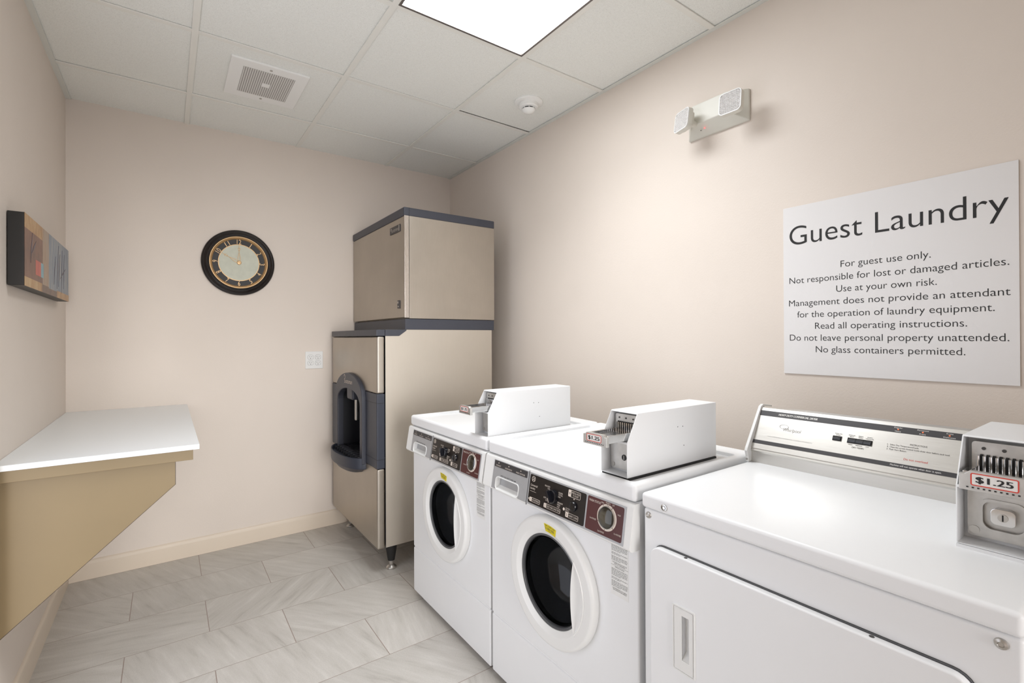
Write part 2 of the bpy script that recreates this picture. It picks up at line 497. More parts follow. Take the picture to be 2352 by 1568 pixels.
b = BM(); box(b, -W - T, FX0, YF - T, YF, 0, H + 0.25); box(b, FX1, T, YF - T, YF, 0, H + 0.25); box(b, FX0, FX1, YF - T, YF, FZ, H + 0.25)
struct('wall_front', b, 'wall', smooth=False)
YC = -6.4                               # unseen hall, added to narrow the world light through the opening
b = BM(); box(b, -W - T, -W, YC, YF - T, 0, H + 0.1); box(b, 0, T, YC, YF - T, 0, H + 0.1); box(b, -W - T, T, YC, YF - T, H + 0.1, H + 0.2)
struct('wall_light_baffle', b, 'wall', smooth=False)

b = BM()
xs = [-W] + list(TX[::-1]) + [0]; ys = [YF] + list(TY[::-1]) + [0]
LX0, LX1, LY0, LY1 = TX[1], TX[0], TY[3], TY[2]
for i in range(len(xs) - 1):
    for j in range(len(ys) - 1):
        x0, x1, y0, y1 = xs[i], xs[i + 1], ys[j], ys[j + 1]
        if x0 >= LX0 - 1e-6 and x1 <= LX1 + 1e-6 and y0 >= LY0 - 1e-6 and y1 <= LY1 + 1e-6: continue
        g = 0.003
        yy0 = y0 + g; g1 = g
        if abs(y1 - TY[1]) < 1e-6 and i == 3: g1 = 0.0175      # one tile sits askew, a slit shows
        dx0 = g if i else 0.0; dx1 = g if i < 3 else 0.0
        box(b, x0 + dx0, x1 - dx1, yy0, y1 - (g1 if j < len(ys) - 2 else 0), H + 0.006, H + 0.021)
box(b, -W, 0, YF, 0, H + 0.16, H + 0.2, mat=1)
ceil = struct('ceiling', b, ['ceil', 'plenum'], smooth=False)
b = BM(); F = 0.012
for x in TX: box(b, x - F, x + F, YF, 0, H, H + 0.004); 
for x in TX: box(b, x - 0.001, x + 0.001, YF, 0, H + 0.004, H + 0.04)
for y in TY:
    for i in range(4):
        x0 = xs[i] + (F if i else 0.0); x1 = xs[i + 1] - (F if i < 3 else 0.0)
        box(b, x0, x1, y - F, y + F, H + 0.0003, H + 0.0043)
obj('ceiling_grid', b, 'grid', ceil, smooth=False)
struct('trim_1', prism(BM(), [(-W, H - 0.0), (-W + 0.022, H - 0.0), (-W + 0.022, H + 0.003), (-W + 0.003, H + 0.003), (-W + 0.003, H + 0.022), (-W, H + 0.022)], 'y', YF, -0.004), 'angle', smooth=False)
struct('trim_2', prism(BM(), [(0, H - 0.0), (-0.022, H - 0.0), (-0.022, H + 0.003), (-0.003, H + 0.003), (-0.003, H + 0.022), (0, H + 0.022)], 'y', YF, -0.004), 'angle', smooth=False)

def bb_profile(): return [(0, 0), (-0.012, 0), (-0.012, 0.078), (-0.010, 0.082), (-0.0105, 0.088), (-0.009, 0.093), (-0.005, 0.099), (0, 0.101)]
struct('baseboard_back', prism(BM(), bb_profile(), 'x', -W, 0), 'base')
struct('baseboard_left', prism(BM(), [(-W - p[0], p[1]) for p in bb_profile()], 'y', DY1 + 0.06, -0.012), 'base')
struct('baseboard_right', prism(BM(), [(p[0], p[1]) for p in bb_profile()], 'y', YF, -0.012), 'base')

# ================================================================== CEILING FIXTURES
t = thing('ceiling_light', 'bright flat square light panel recessed in the tiled ceiling', 'light', ((LX0 + LX1) / 2, (LY0 + LY1) / 2, H))
hx, hy = (LX1 - LX0) / 2 - F, (LY1 - LY0) / 2 - F
b = BM()
for (o0, o1, z0, z1) in ((0.0, 0.010, -0.001, 0.012),):
    box(b, -hx, -hx + o1, -hy, hy, z0, z1); box(b, hx - o1, hx, -hy, hy, z0, z1)
    box(b, -hx + o1, hx - o1, -hy, -hy + o1, z0, z1); box(b, -hx + o1, hx - o1, hy - o1, hy, z0, z1)
obj('lamp_frame', b, 'lampframe', t, smooth=False)
obj('housing', box(BM(), -hx, hx, -hy, hy, 0.03, 0.09), 'grid', t, smooth=False)
b = BM(); v = [b.verts.new(p) for p in ((-hx + .01, -hy + .01, 0.010), (-hx + .01, hy - .01, 0.010), (hx - .01, hy - .01, 0.010), (hx - .01, -hy + .01, 0.010))]
f = b.faces.new(v); f.normal_update()
if f.normal.z > 0: f.normal_flip()
obj('diffuser', b, 'lamp', t, smooth=False, label='glowing white diffuser')

ld = bpy.data.lights.new('troffer_light', 'AREA'); ld.shape = 'RECTANGLE'; ld.size = 2 * hx - 0.02; ld.size_y = 2 * hy - 0.02
ld.energy = LAMP_WATTS; ld.color = LAMP_COLOR; ld.spread = math.radians(LAMP_SPREAD)
lo_ = bpy.data.objects.new('troffer_light', ld); COL.objects.link(lo_); lo_.parent = t; lo_.location = (0, 0, 0.008)

t = thing('ceiling_speaker', 'white rectangular ceiling grille plate with a field of small perforations', 'speaker', (-1.444, -0.743, H + 0.006))
b = BM(); box(b, -0.166, 0.166, -0.190, 0.190, -0.010, 0, bev=0.0025)
obj('cover_plate', b, 'speaker', t)
b = BM(); box(b, -0.1116, 0.1116, -0.130, 0.130, -0.0108, -0.0098); obj('perforated_grille', b, 'grille', t, smooth=False)
b = BM(); box(b, -0.018, 0.018, -0.018, 0.018, -0.0122, -0.0106, bev=0.0005); obj('badge', b, 'speaker', t)
for sy in (-0.158, 0.158):
    b = BM(); cyl(b, (0, sy, 0), 0.006, -0.0125, -0.0098, 'z', 16); obj('screw', b, 'satin', t)

t = thing('smoke_detector', 'round white smoke detector on the ceiling near the right wall', 'smoke detector', (-0.255, -1.335, H + 0.006))
b = BM(); lathe(b, [(0, 0), (0.075, 0), (0.076, -0.006), (0.073, -0.010), (0.062, -0.013), (0.060, -0.014), (0, -0.014)], 'z'); obj('mounting_base', b, 'speaker', t)
b = BM(); lathe(b, [(0.0, -0.014), (0.050, -0.014), (0.050, -0.030), (0.046, -0.034), (0.030, -0.036), (0, -0.036)], 'z'); obj('detector_body', b, 'speaker', t)
b = BM(); lathe(b, [(0.0, -0.036), (0.030, -0.036), (0.030, -0.043), (0, -0.043)], 'z'); obj('sensing_slot', b, 'rubber', t, label='dark slotted ring')
b = BM()
for k in range(8):
    a = 2 * PI * k / 8 + 0.2
    box(b, -0.0015, 0.0015, 0.028, 0.0345, -0.044, -0.035, mx=Matrix.Rotation(a, 4, 'Z'))
lathe(b, [(0.0, -0.043), (0.035, -0.043), (0.034, -0.048), (0.024, -0.058), (0.010, -0.062), (0, -0.063)], 'z')
obj('sensor_cap', b, 'speaker', t)

# ================================================================== WALL CLOCK
t = thing('wall_clock', 'round black wall clock with gold numerals and cream dial on the back wall', 'clock', (-1.482, 0, 1.738))
b = BM(); lathe(b, [(0.0, 0.0), (0.192, 0.0), (0.199, 0.004), (0.200, 0.010), (0.197, 0.016), (0.190, 0.019), (0.187, 0.018), (0.184, 0.022), (0.178, 0.028), (0.172, 0.030), (0.169, 0.029), (0.166, 0.031), (0.161, 0.029), (0.159, 0.024), (0.159, 0.010), (0, 0.010)], seg=96)
obj('outer_frame', b, 'clockblack', t)
b = BM(); lathe(b, [(0.159, 0.012), (0.158, 0.026), (0.154, 0.026), (0.149, 0.020), (0.147, 0.021), (0.143, 0.014), (0.142, 0.0115)], seg=96)
obj('gold_bezel', b, 'gold', t, label='gold inner ring')
b = BM(); lathe(b, [(0.144, 0.0118), (0.112, 0.0118)], seg=96); obj('numeral_band', b, 'clockband', t, label='black numeral band')
b = BM(); lathe(b, [(0.1125, 0.0118), (0.1125, 0.0128), (0.1085, 0.0128), (0.1085, 0.0118)], seg=96); obj('inner_ring', b, 'gold', t)
b = BM(); lathe(b, [(0.109, 0.0120), (0, 0.0120)], seg=64); obj('dial', b, 'clockface', t, label='mottled cream dial')
for n in range(1, 13):
    a = PI / 2 - n * PI / 6
    up = n in (10, 11, 12, 1, 2, 3, 9)
    rot = a - PI / 2 if up else a + PI / 2
    r = 0.1275; h = 0.027
    bx, bz = r * math.cos(a), r * math.sin(a)
    bx += math.sin(rot) * h / 2; bz -= math.cos(rot) * h / 2
    b = BM(); text(b, str(n), bx, bz, h, w=0.012 * len(str(n)) if n != 1 else 0.0042, align='c', y=-0.0126, rot=rot); obj('numeral', b, 'gold', t, smooth=False)
def hand(length, ang):
    b = BM(); mx = Matrix.Rotation(-ang, 4, 'Y')
    y = -0.0155; k = length
    def stroke(p, q, wd):
        p, q = Vector(p), Vector(q); d = (q - p).normalized(); n = Vector((-d.y, d.x)) * wd / 2
        prism(b, [tuple(p - n), tuple(q - n), tuple(q + n), tuple(p + n)], 'y', y, y + 0.001, mx=mx)
    for s in (-1, 1):
        stroke((s * 0.006, 0.006), (s * 0.007, 0.03), 0.0022); stroke((s * 0.007, 0.03), (0, 0.062), 0.0022)
    stroke((0, 0.058), (0, k), 0.0024)
    stroke((-0.009, 0.082), (0, 0.090), 0.002); stroke((0.009, 0.082), (0, 0.090), 0.002); stroke((-0.006, 0.076), (0, 0.072), 0.002); stroke((0.006, 0.076), (0, 0.072), 0.002)
    return b
obj('minute_hand', hand(0.112, 0.0), 'gold', t, smooth=False)
obj('hour_hand', hand(0.106, PI / 3), 'gold', t, smooth=False)
b = BM(); cyl(b, (0, 0, 0), 0.0125, 0.012, 0.020, bev=0.003); obj('hub', b, 'gold', t)

# ================================================================== OUTLET
t = thing('wall_outlet', 'white square quadruple power outlet on the back wall beside the ice dispenser', 'outlet', (-1.039, 0, 1.126))
b = BM(); box(b, -0.0565, 0.0565, -0.006, 0, -0.0575, 0.0575, bev=0.0025); obj('cover_plate', b, 'whitep', t)
for sx in (-0.0235, 0.0235):
    for sz in (-0.0195, 0.0195):
        b = BM(); pl = [(0.0175 * math.cos(2 * PI * i / 32), max(-0.0145, min(0.0145, 0.0175 * math.sin(2 * PI * i / 32)))) for i in range(32)]
        prism(b, [(sx + p[0], sz + p[1]) for p in pl], 'y', -0.0085, -0.004)
        for dx, hh in ((-0.0065, 0.008), (0.0065, 0.0065)): box(b, sx + dx - 0.001, sx + dx + 0.001, -0.0088, -0.0084, sz + 0.0035 - hh / 2, sz + 0.0035 + hh / 2, mat=1)
        cyl(b, (sx, 0, sz - 0.0075), 0.0024, 0.0084, 0.0088, mat=1, seg=12)
        outline(b, sx - 0.0185, sx + 0.0185, sz - 0.0155, sz + 0.0155, 0.012, 0.0008, -0.0064, 1)
        obj('receptacle', b, ['whitep', 'inkgrey'], t, smooth=False)

# ================================================================== PAINTING (left wall)
PL, PH_ = 0.87, 0.245
t = thing('canvas_painting', 'small abstract canvas with dark sides on the left wall', 'painting', (-W, -1.128, 1.4525), LW)
b = BM(); box(b, 0, PL, -0.043, -0.002, 0, PH_, bev=0.0015); obj('canvas', b, 'canvas', t)
b = BM(); Y = -0.0436
def pq(x0, x1, z0, z1, m, dy=0.0): flat(b, rect(x0 * PL, x1 * PL, z0 * PH_, z1 * PH_), Y - dy, m, th=0.0006)
pq(0, 1, 0, 1, 2)
pq(0, 0.325, 0.80, 1, 0, .0002); pq(0, 0.326, 0.131, 0.801, 1, .0003); pq(0, 0.32, 0, 0.13, 0, .0003)
pq(0.325, 0.46, 0.12, 1, 5, .0002); pq(0.46, 1, 0.06, 1, 4, .0002); pq(0.32, 0.66, 0, 0.10, 2, .0003); pq(0.66, 1, 0, 0.12, 0, .0004)
pq(0.19, 0.29, 0.22, 0.44, 6, .0005); pq(0.29, 0.345, 0.22, 0.44, 7, .0005)
for (x0, z0, x1, z1, wd) in ((.66, .15, .70, .93, .006), (.70, .2, .74, .8, .005), (.78, .1, .80, .9, .004), (.58, .2, .62, .7, .004), (.10, .35, .13, .8, .008), (.12, .5, .20, .72, .006), (.74, .35, .90, .6, .004), (.84, .2, .86, .85, .004)):
    p, q = Vector((x0 * PL, z0 * PH_)), Vector((x1 * PL, z1 * PH_)); d = (q - p).normalized(); n = Vector((-d.y, d.x)) * wd
    prism(b, [tuple(p), tuple((p + q) / 2 - n), tuple(q), tuple((p + q) / 2 + n)], 'y', Y - 0.0009, Y, mat=8)
obj('painted_front', b, ['p_ochre', 'p_brown', 'p_umber', 'p_umber', 'p_blue', 'p_tan', 'p_red', 'p_cyan', 'p_dark'], t, smooth=False, label='abstract blocks of brown, ochre, blue and red')

# ================================================================== FOLDING COUNTER
t = thing('folding_counter', 'white-topped wall counter on a tan triangular bracket in the left corner', 'counter', (-W, 0, 0))
b = BM(); box(b, 0.0005, 0.529, -1.300, -0.0005, 0.8725, 0.8905, bev=0.0015); obj('countertop', b, 'laminate', t, label='white speckled worktop')
b = BM(); box(b, 0.0005, 0.510, -1.285, -1.267, 0.834, 0.8722, bev=0.001); obj('apron', b, 'tan', t)
PAN = [(0.0005, 0.340), (0.458, 0.748), (0.458, 0.833), (0.0005, 0.833)]
b = BM(); prism(b, PAN, 'y', -1.262, -1.246)
obj('bracket_core', b, 'edge', t, smooth=False, label='dark edge of the bracket')
b = BM(); prism(b, [(0.0005, 0.3425), (0.4565, 0.749), (0.4565, 0.8335), (0.0005, 0.8335)], 'y', -1.2635, -1.2615); obj('bracket_panel', b, 'tan', t, smooth=False, label='tan laminate bracket')
b = BM(); box(b, 0.0005, 0.02, -1.24, -0.02, 0.80, 0.8722); obj('wall_cleat', b, 'tan', t, smooth=False)

# ================================================================== SIGN
SC = 2.805
t = thing('laundry_sign', 'large square white notice board with black lettering on the right wall', 'sign', (0, -SC, 1.4365), RW)
b = BM(); box(b, -0.2945, 0.2945, -0.0045, -0.0005, -0.299, 0.299, bev=0.0006); obj('board', b, 'sign', t)
b = BM(); z0 = 1.4365
def sl(s, yl, yr, z, h, bm, bold=0): text(bm, s, -(yl) - SC + 0.0, z - z0, h, w=abs(yr - yl), y=-0.0049, bold=bold, thin=0.006, res=12 if h > 0.05 else 5)
sl('Guest Laundry', -2.532, -3.081, 1.598, 0.066, b); letters(b, 'ink', t, 0.03)
b = BM()
for s, yl, yr, z in (('For guest use only.', -2.691, -2.921, 1.5015), ('Not responsible for lost or damaged articles.', -2.531, -3.081, 1.460),
                     ('Use at your own risk.', -2.678, -2.934, 1.420), ('Management does not provide an attendant', -2.529, -3.083, 1.379),
                     ('for the operation of laundry equipment.', -2.556, -3.053, 1.338), ('Read all operating instructions.', -2.613, -2.998, 1.297),
                     ('Do not leave personal property unattended.', -2.531, -3.080, 1.256), ('No glass containers permitted.', -2.615, -2.994, 1.216)):
    sl(s, yl, yr, z, 0.0215, b)
letters(b, 'ink', t, 0.012)

# ================================================================== EMERGENCY LIGHT
t = thing('emergency_light', 'beige twin-head emergency light mounted high on the right wall', 'emergency light', (0, -2.262, 2.165), RW)
b = BM()
back = [(-0.130, -0.060), (0.130, -0.060), (0.130, 0.062), (-0.130, 0.062)]
front = [(-0.082, -0.020), (0.072, -0.020), (0.070, 0.060), (-0.080, 0.060)]
V0 = [b.verts.new((p[0], 0, p[1])) for p in back]; V1 = [b.verts.new((p[0], -0.010, p[1])) for p in back]; V2 = [b.verts.new((p[0], -0.062, p[1])) for p in front]
b.faces.new(V0[::-1]); b.faces.new(V2)
for A, B in ((V0, V1), (V1, V2)):
    for i in range(4): b.faces.new((A[i], A[(i + 1) % 4], B[(i + 1) % 4], B[i]))
bmesh.ops.recalc_face_normals(b, faces=b.faces)
bmesh.ops.bevel(b, geom=b.edges[:], offset=0.003, segments=2, profile=0.5, affect='EDGES')
obj('housing', b, 'fixture', t)
b = BM(); cyl(b, (-0.035, 0, 0), 0.0026, 0, 0.0022, 'z', 14, mx=Matrix.Translation((0, -0.044, -0.040)) @ Matrix.Rotation(math.radians(150), 4, 'X')); obj('indicator_light', b, 'led', t, label='small red indicator')
b = BM(); cyl(b, (-0.054, 0, 0), 0.002, 0, 0.0018, 'z', 10, mx=Matrix.Translation((0, -0.040, -0.0425)) @ Matrix.Rotation(math.radians(150), 4, 'X')); obj('test_button', b, 'inkgrey', t)
def lamp_head(cx, cz, yaw, pitch, cy):
    mx = Matrix.Translation((cx, cy, cz)) @ Matrix.Rotation(yaw, 4, 'Z') @ Matrix.Rotation(pitch, 4, 'X')
    a = 0.043
    b = BM(); prism(b, rrect(-a, a, -a, a, 0.016), 'y', -0.012, 0.008, bev=0.002, mx=mx)
    prism(b, rrect(-a * .78, a * .78, -a * .78, a * .78, 0.014), 'y', 0.006, 0.022, bev=0.003, mx=mx)
    hd = obj('lamp_head', b, 'fixture', t)
    b = BM(); nn = 11; st = 2 * (a - 0.003) / nn
    g = [[b.verts.new((-a + 0.003 + st * i, -0.0135, -a + 0.003 + st * j)) for j in range(nn + 1)] for i in range(nn + 1)]
    for i in range(nn):
        for j in range(nn):
            if (i in (0, nn - 1)) and (j in (0, nn - 1)): continue
            q = [g[i][j], g[i + 1][j], g[i + 1][j + 1], g[i][j + 1]]
            apex = b.verts.new(sum((k.co for k in q), Vector()) / 4 + Vector((0, -0.0035, 0)))
            for k in range(4): b.faces.new((q[k], q[(k + 1) % 4], apex))
    bmesh.ops.transform(b, matrix=mx, verts=b.verts); bmesh.ops.recalc_face_normals(b, faces=b.faces)
    obj('lens', b, 'lens', hd, smooth=False, label='faceted clear lens')
    b = BM(); ringplate(b, rrect(-a + .0005, a - .0005, -a + .0005, a - .0005, 0.016), rrect(-a + 0.0035, a - 0.0035, -a + 0.0035, a - 0.0035, 0.0135), -0.0150, -0.011, mx=mx)
    obj('lens_rim', b, 'whitep', hd)
    b = BM(); cyl(b, (0, 0, 0), 0.013, -0.055, -0.02, mx=mx); obj('swivel', b, 'fixture', hd)
lamp_head(-0.086, -0.010, math.radians(-18), math.radians(-8), -0.108)
lamp_head(0.113, -0.016, math.radians(2), math.radians(-6), -0.104)

# ================================================================== ICE DISPENSER
t = thing('ice_dispenser', 'tall steel ice dispenser with dark arched chute standing on the floor', 'ice dispenser', (-0.93, -0.4625, 0), RW)
HX = 0.4175; Z0, Z1 = 0.145, 1.283; BZ0, BZ1 = 0.570, 0.972
b = BM()
box(b, HX - 0.004, HX, 0.046, 0.735, Z0, 1.317); box(b, -HX, -HX + 0.004, 0.046, 0.735, Z0, 1.317)
box(b, -HX + 0.004, HX - 0.004, 0.731, 0.735, Z0, 1.317); box(b, -HX + 0.004, HX - 0.004, 0.046, 0.731, 1.305, 1.3165); box(b, -HX + 0.004, HX - 0.004, 0.046, 0.731, Z0 + 0.001, Z0 + 0.012)
obj('cabinet', b, 'steelside', t, smooth=False)
CX = -0.0175; IW = 0.212
b = BM(); box(b, -HX, HX, 0.0, 0.043, Z0 - 0.004, BZ0, bev=0.010); obj('lower_door', b, 'steel', t, label='brushed steel lower door')
b = BM(); box(b, -HX, HX, 0.0, 0.043, BZ1, Z1 - 0.002, bev=0.010); obj('upper_panel', b, 'steel', t, label='brushed steel upper panel')
b = BM(); box(b, -HX - 0.001, CX - IW - 0.004, -0.002, 0.043, BZ0, BZ1, bev=0.006); obj('middle_band', b, ['slate2', 'cavity'], t, label='dark blue-grey band')
b = BM(); box(b, CX + IW + 0.004, HX + 0.001, -0.002, 0.043, BZ0, BZ1, bev=0.006)
for z in (BZ0 + 0.05, BZ1 - 0.05): box(b, CX + IW + 0.02, HX + 0.0015, -0.0028, 0.0425, z - 0.001, z + 0.001, mat=1)
obj('middle_band', b, ['slate2', 'cavity'], t, label='dark blue-grey band')
def arch(xc, hw, z0, zs, ztop, n=20):
    L = [(xc - hw, z0), (xc + hw, z0)]
    for i in range(n + 1):
        a = PI * i / n; L.append((xc + hw * math.cos(a), zs + (ztop - zs) * math.sin(a) ** 0.85 if i not in (0, n) else zs))
    return L
b = BM()
OA = arch(CX, 0.258, 0.560, 0.915, 1.062); IA = arch(CX, IW, 0.590, 0.880, 0.968)
ringplate(b, OA, IA, -0.022, 0.02)
bmesh.ops.bevel(b, geom=[e for e in b.edges if len(e.link_faces) == 2 and e.calc_face_angle(0) > 0.9], offset=0.006, segments=3, profile=0.5, affect='EDGES')
fas = obj('arched_fascia', b, 'slate', t, ang=40, label='dark grey arched surround')
b = BM()
n = len(IA); vf = [b.verts.new((p[0], 0.015, p[1])) for p in IA]; vb = [b.verts.new((p[0] * 0.97, 0.20, p[1])) for p in IA]
for i in range(n): b.faces.new((vf[i], vf[(i + 1) % n], vb[(i + 1) % n], vb[i]))
b.faces.new(vb); bmesh.ops.recalc_face_normals(b, faces=b.faces)
for f in b.faces: f.normal_flip()
obj('dispensing_alcove', b, 'cavity', t, ang=40, label='dark empty alcove')
b = BM(); box(b, CX - 0.055, CX + 0.055, -0.012, 0.10, 0.900, 0.985, bev=0.012); obj('ice_chute', b, 'slate', t)
b = BM(); box(b, 0.002, 0.028, 0.012, 0.030, 0.775, 0.905, bev=0.006); obj('push_lever', b, 'satin', t)
# drip tray: bowed shelf
b = BM()
def bow(hw, d, n=20): return [(CX + hw * math.cos(PI * i / n), 0.0 - d * math.sin(PI * i / n)) for i in range(n + 1)]
L = [(CX + 0.258, 0.02)] + bow(0.258, 0.10) + [(CX - 0.258, 0.02)]
Lt = [(CX + 0.258, 0.02)] + bow(0.258, 0.075) + [(CX - 0.258, 0.02)]
# lofted rim and underside
def loft(bm, rings, mat=0):
    V = [[bm.verts.new(p) for p in R] for R in rings]; n = len(V[0])
    for A, B in zip(V[:-1], V[1:]):
        for i in range(n): bm.faces.new((A[i], A[(i + 1) % n], B[(i + 1) % n], B[i]))
    bm.faces.new(V[0][::-1]); bm.faces.new(V[-1])
    bmesh.ops.recalc_face_normals(bm, faces=bm.faces)
def sc(L, k, z): return [(CX + (p[0] - CX) * k, p[1] if p[1] > 0 else p[1] * k, z) for p in L]
loft(b, [sc(L, 0.50, 0.488), sc(L, 0.72, 0.503), sc(L, 0.88, 0.525), sc(L, 0.985, 0.532), sc(L, 1.0, 0.540), sc(L, 1.0, 0.588), sc(L, 0.985, 0.594), sc(L, 0.93, 0.594), sc(L, 0.90, 0.572), sc(L, 0.2, 0.572)])
obj('drip_tray', b, 'slate2', t, ang=40, label='dark bowed drip tray')
b = BM()
for k in range(9):
    x = CX - 0.17 + 0.0425 * k; box(b, x - 0.004, x + 0.004, -0.05, 0.18, 0.574, 0.592)
box(b, CX - 0.2, CX + 0.2, 0.02, 0.198, 0.572, 0.577)
obj('tray_grating', b, 'cavity', t, smooth=False)
b = BM(); text(b, 'Scotsman', CX - 0.065, 0.998, 0.026, w=0.15, y=-0.0228, slant=0.0)
A = [math.radians(a) for a in range(-60, 200, 20)]; mx_, mz_ = CX - 0.060, 1.036
prism(b, [(mx_ + 0.012 * math.cos(a), mz_ + 0.015 * math.sin(a)) for a in A] + [(mx_ + 0.0085 * math.cos(a), mz_ + 0.0115 * math.sin(a)) for a in A[::-1]], 'y', -0.0230, -0.0226)
letters(b, 'cream', fas)
b = BM()
pl = [(-HX - 0.002, 0.045)] + [(-HX - 0.002 + (2 * HX + 0.004) * i / 12, -0.004 - 0.014 * math.sin(PI * i / 12)) for i in range(13)] + [(HX + 0.002, 0.045)]
prism(b, pl, 'z', Z1 - 0.001, 1.3165, bev=0.003)
prism(b, [(0.046, Z1 - 0.001), (0.125, Z1 - 0.001), (0.168, 1.312), (0.168, 1.3168), (0.046, 1.3168)], 'x', HX - 0.01, HX + 0.0025, bev=0.001)
prism(b, [(0.046, Z1 - 0.001), (0.125, Z1 - 0.001), (0.168, 1.312), (0.168, 1.3168), (0.046, 1.3168)], 'x', -HX - 0.0025, -HX + 0.01, bev=0.001)
obj('top_cap', b, 'slate', t, label='dark grey top cap')
b = BM(); box(b, HX - 0.001, HX + 0.0008, 0.0440, 0.0462, Z0, Z1); obj('seam', b, 'cavity', t, smooth=False)
for sx in (-1, 1):
    for sy in (0.1, 0.68):
        b = BM(); cx = sx * (HX - 0.06)
        lathe(b, [(0, 0.145), (0.033, 0.145), (0.031, 0.12), (0.019, 0.045), (0, 0.045)], 'z', (cx, sy, 0), 24)
        lg = obj('leg', b, 'rubber', t, label='black tapered leg')
        b = BM(); lathe(b, [(0, 0.05), (0.014, 0.05), (0.014, 0.028), (0.012, 0.022), (0.026, 0.012), (0.029, 0.006), (0.028, 0.0), (0, 0.0)], 'z', (cx, sy, 0), 28); obj('foot', b, 'satin', lg, label='metal levelling foot')

# ================================================================== ICE MAKER
t = thing('ice_maker', 'steel cube ice maker with dark trim stacked on the ice dispenser', 'ice maker', (-0.775, -0.445, 1.317), RW)
HX = 0.440; zt = 0.678
b = BM(); box(b, -HX + 0.004, HX, 0.03, 0.598, 0.062, 0.632, bev=0.002); obj('cabinet', b, 'steel', t, label='steel side panels')
b = BM(); box(b, -HX, HX - 0.001, 0.0, 0.028, 0.066, 0.630, bev=0.006); obj('front_panel', b, 'steel', t, label='brushed steel front panel')
b = BM(); box(b, HX - 0.004, HX + 0.0015, 0.001, 0.0275, 0.066, 0.632, bev=0.002); obj('corner_strip', b, 'steelbright', t, label='bright steel corner strip')
b = BM(); box(b, -HX + 0.006, HX - 0.003, 0.006, 0.597, 0.0, 0.0605, bev=0.003); obj('base_trim', b, 'slate', t, label='dark grey base')
b = BM(); box(b, -HX - 0.001, HX + 0.002, -0.003, 0.60, 0.630, zt, bev=0.007); box(b, HX - 0.01, HX + 0.0026, 0.0282, 0.0300, 0.632, zt - 0.002, mat=1); obj('top_trim', b, ['slate', 'cavity'], t, label='dark grey top trim')
b = BM(); flat(b, rect(0.245, 0.388, 0.552, 0.592), -0.004, th=0.004); bd = obj('badge', b, 'darkstrip', t, smooth=False, label='small dark name badge')
b = BM(); text(b, 'Scotsman', 0.268, 0.562, 0.020, w=0.100, y=-0.0046); box(b, 0.374, 0.383, -0.0048, -0.0044, 0.555, 0.589); lathe(b, [(0.008, 0.0044), (0.008, 0.0047), (0.005, 0.0047), (0.005, 0.0044)], c=(0.263, 0, 0.580), seg=16, close=True); letters(b, 'satin', bd)
b = BM(); prism(b, rrect(0.350, 0.382, 0.120, 0.166, 0.006), 'y', -0.004, 0.001); ir = obj('status_window', b, 'darkstrip', t)
b = BM(); box(b, 0.354, 0.366, -0.0048, -0.0038, 0.148, 0.160); box(b, 0.358, 0.370, -0.0048, -0.0038, 0.128, 0.134); obj('indicator', b, 'satin', ir, smooth=False)

